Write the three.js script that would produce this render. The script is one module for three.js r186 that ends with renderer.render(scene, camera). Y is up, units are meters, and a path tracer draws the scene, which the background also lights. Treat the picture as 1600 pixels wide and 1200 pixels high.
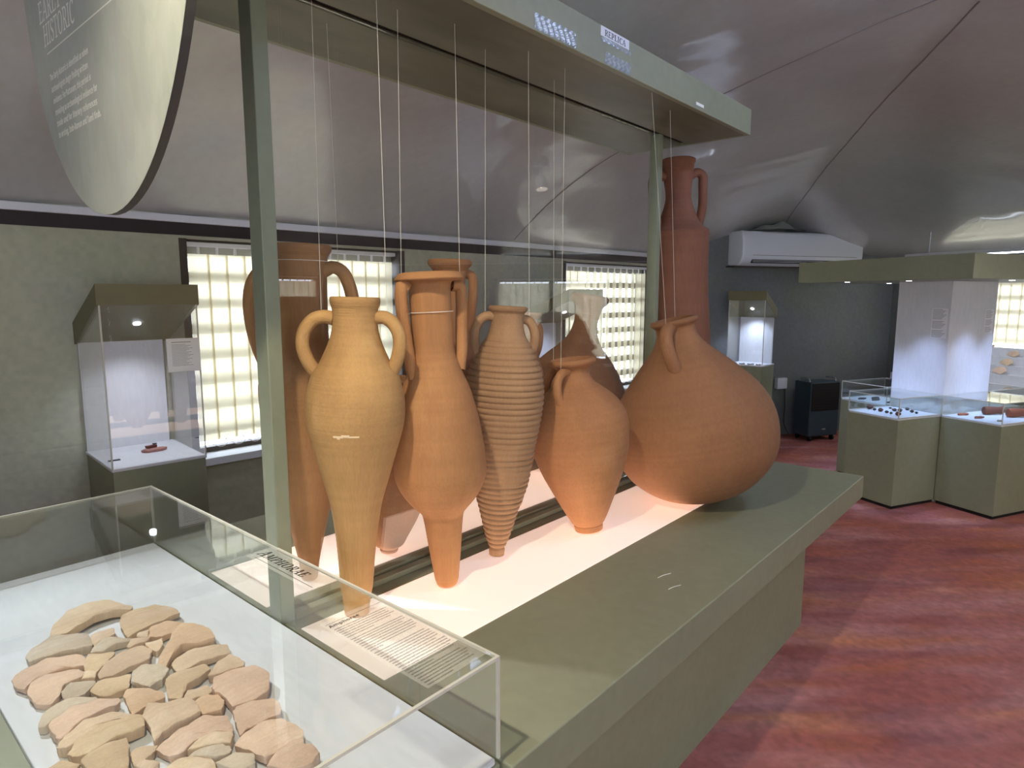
import * as THREE from 'three';
import { mergeGeometries } from 'three/addons/utils/BufferGeometryUtils.js';
import { RoundedBoxGeometry } from 'three/addons/geometries/RoundedBoxGeometry.js';
import { RectAreaLightUniformsLib } from 'three/addons/lights/RectAreaLightUniformsLib.js';
RectAreaLightUniformsLib.init();

// ------------------------------------------------------------------ camera, sky, exposure
const scene = new THREE.Scene();
const camera = new THREE.PerspectiveCamera(61.41, 4 / 3, 0.05, 60);
camera.position.set(0, 1.4, 0);
{
  const a = 48.9 * Math.PI / 180, p = Math.atan(137 / 1010);
  camera.lookAt(Math.sin(a) * Math.cos(p), 1.4 - Math.sin(p), -Math.cos(a) * Math.cos(p));
}
const renderer = new THREE.WebGLRenderer();
renderer.toneMapping = THREE.LinearToneMapping;
renderer.toneMappingExposure = 1.0;
renderer.shadowMap.enabled = true;
scene.background = new THREE.Color().setRGB(6.6, 7.4, 8.6);      // overcast daylight outside the blinds

// ------------------------------------------------------------------ helpers
let seed = 20240611;
const rnd = () => { seed = (seed * 1664525 + 1013904223) >>> 0; return seed / 4294967296; };
const L1 = 7, L3 = 9.5, TUBE1 = 52, TUBE2 = 58, L4 = 2.4, STRIP = 1.4, CAB = .65, ISL = 2.4, STEP = 50;   // lamp strengths
const V2 = (x, y) => new THREE.Vector2(x, y), V3 = (x, y, z) => new THREE.Vector3(x, y, z);
const used = {};
function numbered(n) { const k = used[n] = (used[n] ?? -1) + 1; return k ? n + '_' + String(k).padStart(3, '0') : n; }
function shade(o) { o.castShadow = o.receiveShadow = true; return o; }
function tag(o, label, category, group) { o.userData.label = label; if (category) o.userData.category = category; if (group) o.userData.group = group; return o; }
function thing(name, label, category, pos = [0, 0, 0], ry = 0, group) {
  const g = new THREE.Group(); g.name = numbered(name); g.position.set(...pos); g.rotation.y = ry; scene.add(g);
  return tag(g, label, category, group);
}
function part(name, geo, mat, parent, label) {
  const m = shade(new THREE.Mesh(Array.isArray(geo) ? (geo.length > 1 ? mergeGeometries(geo.map((g) => g.index ? g.toNonIndexed() : g)) : geo[0]) : geo, mat));
  m.name = name; if (label) m.userData.label = label; parent.add(m); return m;
}
function solo(name, geo, mat, label, category, group, pos, ry = 0) {
  const m = part(numbered(name), geo, mat, scene); if (pos) m.position.set(...pos); m.rotation.y = ry; return tag(m, label, category, group);
}
function struct(name, geo, mat, pos = [0, 0, 0], ry = 0) {
  const m = part(numbered(name), geo, mat, scene); m.position.set(...pos); m.rotation.y = ry; m.userData.kind = 'structure'; return m;
}
// uv in metres from the dominating axis of each face normal
function muv(g) {
  const p = g.attributes.position, n = g.attributes.normal, uv = new Float32Array(p.count * 2);
  for (let i = 0; i < p.count; i++) {
    const ax = Math.abs(n.getX(i)), ay = Math.abs(n.getY(i)), az = Math.abs(n.getZ(i));
    const [a, b] = ay > ax && ay > az ? [p.getX(i), p.getZ(i)] : ax > az ? [p.getZ(i), p.getY(i)] : [p.getX(i), p.getY(i)];
    uv[2 * i] = a; uv[2 * i + 1] = b;
  }
  g.setAttribute('uv', new THREE.BufferAttribute(uv, 2)); return g;
}
// box from min to max corners
function bx(x0, y0, z0, x1, y1, z1) {
  const g = new THREE.BoxGeometry(x1 - x0, y1 - y0, z1 - z0); g.translate((x0 + x1) / 2, (y0 + y1) / 2, (z0 + z1) / 2); return muv(g);
}
function rb(x0, y0, z0, x1, y1, z1, r = .004, s = 2) {
  const g = new RoundedBoxGeometry(x1 - x0, y1 - y0, z1 - z0, s, r); g.translate((x0 + x1) / 2, (y0 + y1) / 2, (z0 + z1) / 2); return muv(g);
}
function cyl(x, y0, y1, z, r0, r1 = r0, seg = 20) { const g = new THREE.CylinderGeometry(r1, r0, y1 - y0, seg); g.translate(x, (y0 + y1) / 2, z); return g; }
function tube(pts, r, seg = 24, rs = 8) { return new THREE.TubeGeometry(new THREE.CatmullRomCurve3(pts.map((p) => p.isVector3 ? p : V3(...p)), false, 'centripetal'), seg, r, rs); }
// ------------------------------------------------------------------ noise and textures
const HN = 256, hash = new Float32Array(HN * HN); for (let i = 0; i < HN * HN; i++) hash[i] = rnd();
function vn(x, y, px, py) {                      // tileable value noise with periods px, py
  const xi = Math.floor(x), yi = Math.floor(y), fx = x - xi, fy = y - yi, sx = fx * fx * (3 - 2 * fx), sy = fy * fy * (3 - 2 * fy);
  const h = (a, b) => hash[(((a % px) + px) % px) % HN + (((((b % py) + py) % py) * 7 + 31) % HN) * HN];
  const a = h(xi, yi), b = h(xi + 1, yi), c = h(xi, yi + 1), d = h(xi + 1, yi + 1);
  return a + (b - a) * sx + (c - a) * sy + (a - b - c + d) * sx * sy;
}
function fbm(u, v, px, py, oct = 4) { let s = 0, a = .5, t = 0; for (let i = 0; i < oct; i++) { s += a * vn(u * px + i * 17.3 * 0, v * py, px, py); t += a; a *= .5; px *= 2; py *= 2; } return s / t; }
function tex(size, fn, srgb = true, rep = 1, h = size) {
  const d = new Uint8Array(size * h * 4);
  for (let j = 0; j < h; j++) for (let i = 0; i < size; i++) {
    const c = fn(i / size, j / h); const k = (j * size + i) * 4;
    d[k] = Math.max(0, Math.min(255, c[0])); d[k + 1] = Math.max(0, Math.min(255, c[1])); d[k + 2] = Math.max(0, Math.min(255, c[2])); d[k + 3] = 255;
  }
  const t = new THREE.DataTexture(d, size, h); t.wrapS = t.wrapT = THREE.RepeatWrapping; t.magFilter = THREE.LinearFilter; t.minFilter = THREE.LinearMipmapLinearFilter; t.generateMipmaps = true;
  if (srgb) t.colorSpace = THREE.SRGBColorSpace; t.repeat.set(rep, rep); t.needsUpdate = true; return t;
}
const grey = (v) => [v, v, v];
const tClay = tex(512, (u, v) => {                // throwing lines, blotches and specks of fired clay
  const b = fbm(u, v, 4, 3, 5), l = fbm(u, v, 2, 90, 2), s = fbm(u, v, 120, 120, 2), w = Math.max(0, fbm(u + .37, v + .11, 6, 5, 4) - .6);
  const k = 228 + 52 * (b - .5) + 14 * (l - .5) + 18 * (s - .5);
  return [k + 12 + 60 * w, k + 4 * (b - .5) + 85 * w, k - 8 + 110 * w];
});
const tClayBump = tex(512, (u, v) => grey(128 + 90 * (fbm(u, v, 3, 110, 2) - .5) + 90 * (fbm(u + .2, v, 40, 40, 3) - .5)), false);
const tPlaster = tex(512, (u, v) => { const b = fbm(u, v, 3, 3, 5), y = fbm(u + .4, v + .3, 4, 4, 4), s = fbm(u, v, 90, 90, 2); const k = 222 + 46 * (b - .5) + 18 * (s - .5); return [k, k - 1 + 8 * (y - .5), k - 10 - 40 * (y - .5)]; }, true, .5);
const tPlasterBump = tex(512, (u, v) => {         // whitewash over uneven courses
  const c = Math.abs(((v * 24) % 1) - .5) * 2, m = Math.max(0, c - .82) / .18; return grey(150 + 110 * (fbm(u, v, 12, 10, 4) - .5) + 60 * (fbm(u, v, 60, 60, 2) - .5) - 38 * m * fbm(u, v, 10, 24, 2));
}, false, .5);
const tPaint = tex(256, (u, v) => { const k = 235 + 26 * (fbm(u, v, 3, 3, 4) - .5) + 12 * (fbm(u, v, 60, 60, 2) - .5); return [k, k, k - 3]; }, true, .8);
const tSmudge = tex(512, (u, v) => {              // brushed, streaky paint on the underside of the canopy
  const b = fbm(u + .06 * fbm(u, v, 6, 6, 3), v, 3, 9, 5); const k = 205 + 110 * (b - .5); return [k, k, k - 4];
}, true, .9);
const tFloor = tex(1024, (u, v) => {              // worn red oxide screed, pale and rusty brush drifts
  const w = .03 * (fbm(u, v, 5, 5, 3) - .5), a = fbm(u + w, v + w, 8, 26, 5), p = fbm(u + .31 + w, v + .17 + w, 7, 30, 5), o = fbm(u + .7, v + .4 + w, 9, 34, 4), c = fbm(u + .2, v + .6, 3, 5, 3), s = fbm(u, v, 150, 150, 2);
  const P = Math.max(0, p - .46) * 2.4 + Math.max(0, c - .5), O = Math.max(0, o - .48) * 2.6, D = Math.max(0, .47 - a) * 2.2; const k = 1 + .2 * (s - .5);
  return [(166 + 28 * P + 18 * O - 34 * D) * k, (96 + 42 * P + 9 * O - 23 * D) * k, (90 + 46 * P - 17 * O - 14 * D) * k];
}, true, .3);
const tFloorBump = tex(512, (u, v) => grey(128 + 120 * (fbm(u, v, 60, 60, 3) - .5)), false, .7);
const tCeil = tex(512, (u, v) => { const k = 226 + 44 * (fbm(u, v, 4, 4, 5) - .5) + 10 * (fbm(u, v, 90, 90, 2) - .5); return [k + 3, k - 1, k - 4]; }, true, .4);
const tBoard = tex(256, (u, v) => { const k = 240 + 14 * (fbm(u, v, 5, 5, 4) - .5) + 10 * (fbm(u, v, 100, 20, 2) - .5); return [k, k, k + 1]; }, true, 1.2);
function canvasTex(w, h, draw) {
  const c = document.createElement('canvas'); c.width = w; c.height = h; const g = c.getContext('2d'); draw(g, w, h);
  const t = new THREE.CanvasTexture(c); t.colorSpace = THREE.SRGBColorSpace; t.anisotropy = 8; return t;
}
// ------------------------------------------------------------------ materials
const std = (color, roughness = .7, o = {}) => new THREE.MeshStandardMaterial({ color, roughness, ...o });
const phys = (o) => new THREE.MeshPhysicalMaterial(o);
const M = {
  olive: std(0x96997f, .5, { map: tPaint }),
  oliveDark: std(0x827c5c, .55, { map: tPaint }),
  oliveUnder: std(0x8d8a70, .5, { map: tSmudge }),
  post: std(0x8c927c, .45, { map: tPaint }),
  white: std(0xe6e6e8, .6, { map: tBoard }),
  board: std(0xe4e7ea, .75, { map: tBoard }),
  trimWhite: std(0xd6d6da, .4),
  plaster: std(0xd0d2be, .92, { map: tPlaster, bumpMap: tPlasterBump, bumpScale: .006 }),
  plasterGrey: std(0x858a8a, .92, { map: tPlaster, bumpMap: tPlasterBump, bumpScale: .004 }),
  beam: std(0x2e2626, .7),
  floor: std(0xffffff, .62, { map: tFloor, bumpMap: tFloorBump, bumpScale: .0012 }),
  ceiling: phys({ color: 0xd6d9da, roughness: .3, map: tCeil, clearcoat: .8, clearcoatRoughness: .06 }),
  seam: std(0x8c8682, .6),
  glass: phys({ color: 0xffffff, roughness: 0, transmission: 1, thickness: 0, ior: 1.5 }),
  acrylic: phys({ color: 0xfafcfb, roughness: 0, transmission: 1, thickness: 0, ior: 1.49 }),
  acrylicEdge: phys({ color: 0xe4e2d4, roughness: .35, transmission: .35, thickness: 0, ior: 1.49 }),
  slat: phys({ color: 0xefe6c6, roughness: .95, transmission: .5, thickness: 0, side: THREE.DoubleSide }),
  chain: std(0xf2f2f2, .4),
  rail: std(0xeeeeee, .4),
  frame: std(0x4a4038, .6),
  bar: std(0x8f8a80, .8),
  sill: std(0xd8dade, .6),
  black: std(0x0d0d10, .5),
  darkGap: std(0x1a1614, .9),
  paper: std(0xf0efe8, .8),
  acWhite: std(0xdfe3ea, .28),
  coolerBlue: std(0x33454f, .45),
  string: std(0xdcd8c8, .8),
  steel: std(0xb8bcc0, .3, { metalness: .8 }),
  tape: phys({ color: 0xdfe8f2, roughness: .08, transmission: .7, thickness: 0, ior: 1.5 }),
  led: std(0xffffff, .4, { emissive: 0xdfeaff, emissiveIntensity: 14 }),
  tube: std(0xffffff, .4, { emissive: 0xe8f0ff, emissiveIntensity: 12 }),
  lamp: std(0xffffff, .4, { emissive: 0xfff0d8, emissiveIntensity: 10 }),
  strip: std(0xfff6ee, .5, { emissive: 0xffdcc8, emissiveIntensity: .5 }),
};
const clay = (hex, rough = .82, bump = .0022) => std(hex, rough, { map: tClay, bumpMap: tClayBump, bumpScale: bump });
// ------------------------------------------------------------------ the room
const rotOf = (dx, dz) => -Math.atan2(dz, dx);
const WA = V3(.652, 0, -3.266), wallRot = rotOf(.9971, .0762);           // left wall: local x along it, local z into the room
const C1 = V3(5.5, 0, -2.896), C2 = V3(7.82, 0, -1.502);
const acRot = rotOf(.857, .515), endRot = rotOf(-.443, .896);
const C0 = V3(-2.54, 0, -3.51), C3 = V3(C2.x - .443 * 6, 0, C2.z + .896 * 6), C4 = V3(-2.54, 0, C3.z + .3);
const EAVE = 1.775;
function ceilY(x, z) {
  const d1 = -.0762 * (x - WA.x) + .9971 * (z - WA.z), d2 = .35 * Math.log(1 + Math.exp(((C2.x - x) * .896 + (C2.z - z) * .443 - .93) / .35));
  const d3 = Math.max(0, C4.z - z), d4 = Math.max(0, x + 2.54);
  const k = .025; let D = -k * Math.log(Math.exp(-Math.max(0, d1) / k) + Math.exp(-d2 / k) + Math.exp(-d3 / k) + Math.exp(-d4 / k));
  D = Math.max(0, D);
  const w = .004 * Math.sin(x * 5.1 + 2 * Math.sin(z * 1.7)) + .003 * Math.sin(z * 7.3 + x * 2.1) + .0015 * Math.sin(x * 17 - z * 11);
  return EAVE + .6 * (1 - Math.exp(-D / .9)) + .11 * D + w * Math.min(1, D * 2);
}
{
  const sh = new THREE.Shape([C0, C1, C2, C3, C4].map((c) => V2(c.x, -c.z)));
  const g = new THREE.ExtrudeGeometry(sh, { depth: .12, bevelEnabled: false }); g.rotateX(-Math.PI / 2); g.translate(0, -.12, 0);
  muv(g); const q = g.attributes.position, t = g.attributes.uv; for (let i = 0; i < q.count; i++) t.setXY(i, .657 * q.getX(i) + .754 * q.getZ(i), -.754 * q.getX(i) + .657 * q.getZ(i));   // brush marks run across the walkway
  struct('floor', g, M.floor);
}
{
  const x0 = -2.74, x1 = 8.2, z0 = -3.75, z1 = C4.z + .25, nx = 220, nz = 168;
  const pos = [], nor = [], uv = [], idx = [];
  for (const top of [0, 1]) for (let j = 0; j <= nz; j++) for (let i = 0; i <= nx; i++) {
    const x = x0 + (x1 - x0) * i / nx, z = z0 + (z1 - z0) * j / nz; pos.push(x, ceilY(x, z) + top * .06, z); uv.push(x, z);
  }
  const W = nx + 1, T = W * (nz + 1);
  for (let j = 0; j < nz; j++) for (let i = 0; i < nx; i++) { const a = j * W + i; idx.push(a, a + 1, a + W, a + 1, a + W + 1, a + W); const b = a + T; idx.push(b, b + W, b + 1, b + 1, b + W, b + W + 1); }
  const rim = (a, b) => idx.push(a, b, a + T, b, b + T, a + T);
  for (let i = 0; i < nx; i++) { rim(i, i + 1); rim(nz * W + i + 1, nz * W + i); } for (let j = 0; j < nz; j++) { rim((j + 1) * W, j * W); rim(j * W + nx, (j + 1) * W + nx); }
  const g = new THREE.BufferGeometry(); g.setAttribute('position', new THREE.Float32BufferAttribute(pos, 3)); g.setAttribute('uv', new THREE.Float32BufferAttribute(uv, 2)); g.setIndex(idx); g.computeVertexNormals();
  const ceil = struct('ceiling', g, M.ceiling);
  // cover strips over the joints between the sheets, following the curve of the ceiling
  const seamAt = (fx, fz, n = 40) => {
    const p = [], ix = []; for (let k = 0; k <= n; k++) {
      const x = fx(k / n), z = fz(k / n), x2 = fx((k + .01) / n), z2 = fz((k + .01) / n), l = Math.hypot(x2 - x, z2 - z) || 1, ox = -(z2 - z) / l * .004, oz = (x2 - x) / l * .004;
      for (const [s, y] of [[-1, .002], [-1, -.003], [1, -.003], [1, .002]]) p.push(x + s * ox, ceilY(x, z) + y, z + s * oz);
      if (k < n) for (let q = 0; q < 4; q++) { const a = k * 4 + q, b = k * 4 + (q + 1) % 4; ix.push(a, a + 4, b, b, a + 4, b + 4); }
    }
    const s = new THREE.BufferGeometry(); s.setAttribute('position', new THREE.Float32BufferAttribute(p, 3)); s.setIndex(ix); s.computeVertexNormals(); part('seam_strip', s, M.seam, ceil);
  };
  for (const u of [2.85]) seamAt((t) => WA.x + .9971 * u - .0762 * 4 * t, (t) => WA.z + .0762 * u + .9971 * (.02 + 4 * t));
  seamAt((t) => 6.56 - .869 * 3.6 * t, (t) => -2.205 + .495 * 3.6 * t);
}
// a straight wall in local metres with openings [u0, u1, y0, y1]
function wallGeo(u0, u1, h, openings, t = .22) {
  const gs = []; let at = u0;
  for (const [a, b, y0, y1] of openings) { gs.push(bx(at, 0, -t, a, h, 0), bx(a, 0, -t, b, y0, 0), bx(a, y1, -t, b, h, 0)); at = b; }
  gs.push(bx(at, 0, -t, u1, h, 0)); return gs;
}
const win1 = [.655, 1.935, .60, 1.672], win2 = [3.40, 4.62, .60, 1.668];
struct('wall_left', wallGeo(-3.4, 4.98, 2.8, [win1, win2]), M.plaster, [WA.x, 0, WA.z], wallRot);
struct('trim_1', [bx(-3.2, 1.685, .0, 4.86, 1.742, .006)], M.beam, [WA.x, 0, WA.z], wallRot);
struct('trim_2', [rb(-3.2, 1.742, -.0, 4.86, 1.776, .022, .003)], M.trimWhite, [WA.x, 0, WA.z], wallRot);
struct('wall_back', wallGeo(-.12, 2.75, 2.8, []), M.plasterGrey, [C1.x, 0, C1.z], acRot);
const win3 = [.34, 2.4, .62, 1.60];
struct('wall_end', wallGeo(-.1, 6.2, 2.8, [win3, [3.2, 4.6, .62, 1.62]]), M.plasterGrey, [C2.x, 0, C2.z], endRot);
struct('trim_3', [rb(0, 1.78, 0, 5.9, 1.81, .022, .003)], M.trimWhite, [C2.x, 0, C2.z], endRot);
{ // walls behind the camera
  const d = V3().subVectors(C4, C3), L = d.length(); d.normalize();
  struct('wall_right', wallGeo(-.2, L + .2, 2.8, [[.9, 2.3, .6, 1.64], [3.4, 4.8, .6, 1.64], [5.6, 7.5, .5, 1.7]]), M.plaster, [C3.x, 0, C3.z], rotOf(d.x, d.z));
  const e = V3().subVectors(C0, C4), K = e.length(); e.normalize();
  struct('wall_near', wallGeo(-.2, K + .2, 2.8, [[.6, 3.2, .5, 1.7]]), M.plaster, [C4.x, 0, C4.z], rotOf(e.x, e.z));
  // window frames of the daylight openings behind the camera
  const wf = (gx, gz, ry, u0, u1, y0, y1, n) => {
    const g = new THREE.Group(); g.name = n; g.userData.kind = 'structure'; g.position.set(gx, 0, gz); g.rotation.y = ry; scene.add(g);
    part('window_frame', [bx(u0, y0, -.12, u0 + .05, y1, -.06), bx(u1 - .05, y0, -.12, u1, y1, -.06), bx(u0, y0, -.12, u1, y0 + .05, -.06), bx(u0, y1 - .05, -.12, u1, y1, -.06), bx((u0 + u1) / 2 - .03, y0, -.12, (u0 + u1) / 2 + .03, y1, -.06)], M.frame, g);
    part('window_sill', bx(u0 - .04, y0 - .03, -.05, u1 + .04, y0 + .0, .06), M.sill, g);
  };
  const r = rotOf(d.x, d.z);
  wf(C3.x, C3.z, r, .9, 2.3, .6, 1.64, 'window_5'); wf(C3.x, C3.z, r, 3.4, 4.8, .6, 1.64, 'window_6'); wf(C3.x, C3.z, r, 5.6, 7.5, .5, 1.7, 'window_7');
  const rn = rotOf(e.x, e.z); wf(C4.x, C4.z, rn, .6, 3.2, .5, 1.7, 'window_8');
  wf(C2.x, C2.z, endRot, 3.2, 4.6, .62, 1.62, 'window_4');
}
// windows with horizontal bars outside and vertical blinds inside
function windowUnit(name, [u0, u1, y0, y1], px, pz, ry) {
  const g = new THREE.Group(); g.name = name; g.userData.kind = 'structure'; g.position.set(px, 0, pz); g.rotation.y = ry; scene.add(g);
  part('window_frame', [bx(u0, y0, -.16, u0 + .035, y1, .001), bx(u1 - .035, y0, -.16, u1, y1, .001), bx(u0 + .035, y1 - .012, -.16, u1 - .035, y1, -.05), bx(u0 + .035, y0, -.16, u1 - .035, y0 + .03, -.11)], M.frame, g);
  part('window_sill', rb(u0 - .01, y0 - .035, -.2, u1 + .02, y0 + .004, .03, .004), M.sill, g);
  for (let y = y0 + .1; y < y1 - .03; y += .128) part('bar', rb(u0 + .035, y, -.15, u1 - .035, y + .05, -.09, .003, 1), M.bar, g);
  return g;
}
windowUnit('window_1', win1, WA.x, WA.z, wallRot); windowUnit('window_2', win2, WA.x, WA.z, wallRot); windowUnit('window_3', win3, C2.x, C2.z, endRot);
function blind(label, [u0, u1, y0, y1], px, pz, ry, angle, bottom) {
  const t = thing('vertical_blind', label, 'blind', [px, 0, pz], ry);
  const P = .089, n = Math.floor((u1 - u0 - .06) / P), yb = bottom ?? y0 + .075, yt = y1 - .054, zc = -.055;
  part('head_rail', rb(u0 + .04, y1 - .033, zc - .018, u1 - .04, y1 - .012, zc + .018, .003), M.rail, t);
  const H = yt - yb - .014, sg = new THREE.PlaneGeometry(.101, H, 6, 1);
  { const p = sg.attributes.position; for (let i = 0; i < p.count; i++) { const x = p.getX(i) / .0505; p.setZ(i, .004 * (1 - x * x)); } sg.computeVertexNormals(); }
  for (let i = 0; i < n; i++) {
    const x = u0 + .06 + P * (i + .5), a = typeof angle === 'function' ? angle(i, n) : angle;
    const s = part('slat', sg, M.slat, t); s.position.set(x, yb + H / 2, zc); s.rotation.y = a + (rnd() - .5) * .03;
    part('slat_hanger', bx(x - .006, yt - .016, zc - .003, x + .006, yt + .022, zc + .003), M.rail, t);
    if (i < n - 1) part('chain', tube([[x - .02, yb + .005, zc + .016], [x + .012, yb - .02, zc + .02], [x + P / 2, yb - .034, zc + .022], [x + P - .012, yb - .02, zc + .02], [x + P - .02, yb + .005, zc + .016]], .0018, 10, 5), M.chain, t);
  }
  return t;
}
blind('closed cream vertical blind between the left wall cabinet and the tall back-row amphorae', win1, WA.x, WA.z, wallRot, -.02);
blind('half-open cream vertical blind with daylight between its slats, behind the glass partition', win2, WA.x, WA.z, wallRot, (i) => i < 3 ? 0 : i > 10 ? .1 : .31);
blind('cream vertical blind above the stepped white shelves at the far right', win3, C2.x, C2.z, endRot, 0, .97);
blind('closed vertical blind on the window behind the camera, nearest the far corner', [.9, 2.3, .6, 1.64], C3.x, C3.z, rotOf(C4.x - C3.x, C4.z - C3.z), 0);
blind('closed vertical blind on the middle window behind the camera', [3.4, 4.8, .6, 1.64], C3.x, C3.z, rotOf(C4.x - C3.x, C4.z - C3.z), 0);
blind('closed vertical blind on the far end wall outside the picture', [3.2, 4.6, .62, 1.62], C2.x, C2.z, endRot, 0);
// ------------------------------------------------------------------ lamps
function spot(pos, target, color, intensity, angle, penumbra, radius = 1) {
  const l = new THREE.SpotLight(color, intensity, 0, angle, penumbra, 2); l.position.set(...pos); l.target.position.set(...target); l.castShadow = true; l.shadow.radius = radius; scene.add(l); scene.add(l.target); return l;
}
function ceilingSpot(pos, target, label, color, intensity, angle, radius) {
  const y = ceilY(pos[0], pos[2]), t = thing('ceiling_spotlight', label, 'spotlight', [pos[0], 0, pos[2]]);
  part('canopy_disc', cyl(0, y - .03, y + .01, 0, .06), M.trimWhite, t); part('stem', cyl(0, pos[1] + .05, y - .02, 0, .01), M.trimWhite, t);
  const d = V3(...target).sub(V3(...pos)).normalize(), q = new THREE.Quaternion().setFromUnitVectors(V3(0, -1, 0), d);
  const can = new THREE.LatheGeometry([[0, .075], [.035, .07], [.045, .05], [.05, -.03], [.046, -.03], [.04, .04], [0, .05]].map((p) => V2(...p)), 24); can.applyQuaternion(q); can.translate(0, pos[1], 0); part('lamp_head', can, M.trimWhite, t);
  const dsc = new THREE.CylinderGeometry(.04, .04, .004, 24); dsc.applyQuaternion(q); dsc.translate(0, pos[1], 0); part('lamp_face', dsc, M.lamp, t);
  spot([pos[0] + d.x * .035, pos[1] + d.y * .035, pos[2] + d.z * .035], target, color, intensity, angle, .5, radius);
}
ceilingSpot([0, 2.48, -.6], [1.3, .3, -.85], 'white ceiling spotlight in front of the oval sign, aimed at the amphorae', 0xfff0d4, L1, .85, 1.6);
ceilingSpot([.18, 2.08, -2.45], [.40, .65, -1.42], 'white ceiling spotlight beyond the show table, aimed at its board', 0xf4f6ff, L3, .46, 1.2);

function tubeLight(label, c, dir, color, I) {   // bare fluorescent batten hung below the ceiling
  const ry = rotOf(...dir), t = thing('tube_light', label, 'light', [c[0], 0, c[2]], ry), y = Math.max(ceilY(c[0], c[2]), c[1] + .08);
  part('housing', [rb(-.64, c[1] + .03, -.022, .64, c[1] + .06, .022, .004), bx(-.64, c[1] - .02, -.015, -.61, c[1] + .035, .015), bx(.61, c[1] - .02, -.015, .64, c[1] + .035, .015)], M.trimWhite, t);
  for (const x of [-.5, .5]) part('hanger', cyl(x, c[1] + .055, y, 0, .004), M.steel, t);
  part('tube', new THREE.CylinderGeometry(.014, .014, 1.22, 20).rotateZ(Math.PI / 2).translate(0, c[1], 0), M.tube, t, 'glowing white tube');
  t.updateMatrixWorld();
  for (const a of [-Math.PI / 2, 0, Math.PI]) { // below and to both sides of the tube
    const l = new THREE.RectAreaLight(color, a < 0 ? I : I * .7, 1.2, .03); l.position.copy(t.localToWorld(V3(0, c[1] - (a < 0 ? .018 : 0), a < 0 ? 0 : a ? .018 : -.018)));
    l.quaternion.copy(t.quaternion).multiply(new THREE.Quaternion().setFromEuler(new THREE.Euler(a < 0 ? a : 0, a < 0 ? 0 : a, 0))); scene.add(l);
  }
}
tubeLight('white fluorescent batten light under the ceiling behind the camera', [-.35, 2.33, .95], [1, 0], 0xe8f0ff, TUBE1);
tubeLight('white fluorescent batten light above the walkway, right of the canopy', [2.5, 2.62, .05], [1, 0], 0xa4c2ff, TUBE2);
ceilingSpot([4.1, 2.26, .55], [3.9, 0, .1], 'white ceiling spotlight near the right-hand show cases, outside the picture', 0xfff2e6, L4, 1.1, 1.6);
// ------------------------------------------------------------------ the amphora plinth
const TOP = .6413, AX = -1.36;
{
  const t = thing('display_plinth', 'long olive plinth with overhanging slab top carrying the amphorae', 'plinth', [1.86, 0, AX]);
  const X = (x) => x - 1.86, Z = (z) => z - AX;
  part('slab_top', rb(X(.722), .547, Z(-2.094), X(3.006), TOP, Z(-.63), .004), M.olive, t);
  part('base', bx(X(.86), .0, Z(-1.94), X(2.79), .547, Z(-.785)), M.olive, t);
  for (const [z0, z1] of [[-1.285, -.979], [-1.745, -1.442]]) {
    part('light_panel', rb(X(.735), TOP - .004, Z(z0), X(2.235), TOP + .0017, Z(z1), .001, 1), M.strip, t, 'glowing white diffuser panel let into the slab');
    const l = new THREE.RectAreaLight(0xffd6b8, STRIP, 1.48, .29); l.position.set(1.485, TOP + .004, (z0 + z1) / 2); l.rotation.x = Math.PI / 2; scene.add(l);
  }
  for (const [x, z, a, l] of [[1.52, -.80, .35, .05], [1.475, -.745, .5, .045]]) {
    const c = tube([[X(x), TOP + .0002, Z(z)], [X(x) + l * .5, TOP + .0006, Z(z) + .004], [X(x) + l, TOP + .0002, Z(z) + .013]], .0009, 8, 5); part('scratch', c, M.paper, t, 'pale curved scratch in the slab paint');
  }
}
{
  const t = thing('glass_partition', 'tall clear glass sheet between two olive posts along the plinth', 'glass partition', [1.59, TOP, AX]);
  const X = (x) => x - 1.59;
  part('pane', bx(X(.748), .02, -.003, X(2.442), 1.409, .003), M.glass, t, 'clear glass sheet');
  part('post', rb(X(.714), 0, -.026, X(.75), 1.409, .026, .003), M.post, t);
  part('post', rb(X(2.44), 0, -.022, X(2.472), 1.409, .022, .003), M.post, t);
  part('bottom_rail', [rb(X(.75), 0, -.034, X(2.44), .022, -.004, .002, 1), rb(X(.75), 0, .004, X(2.44), .016, .03, .002, 1)], M.olive, t);
}
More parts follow.
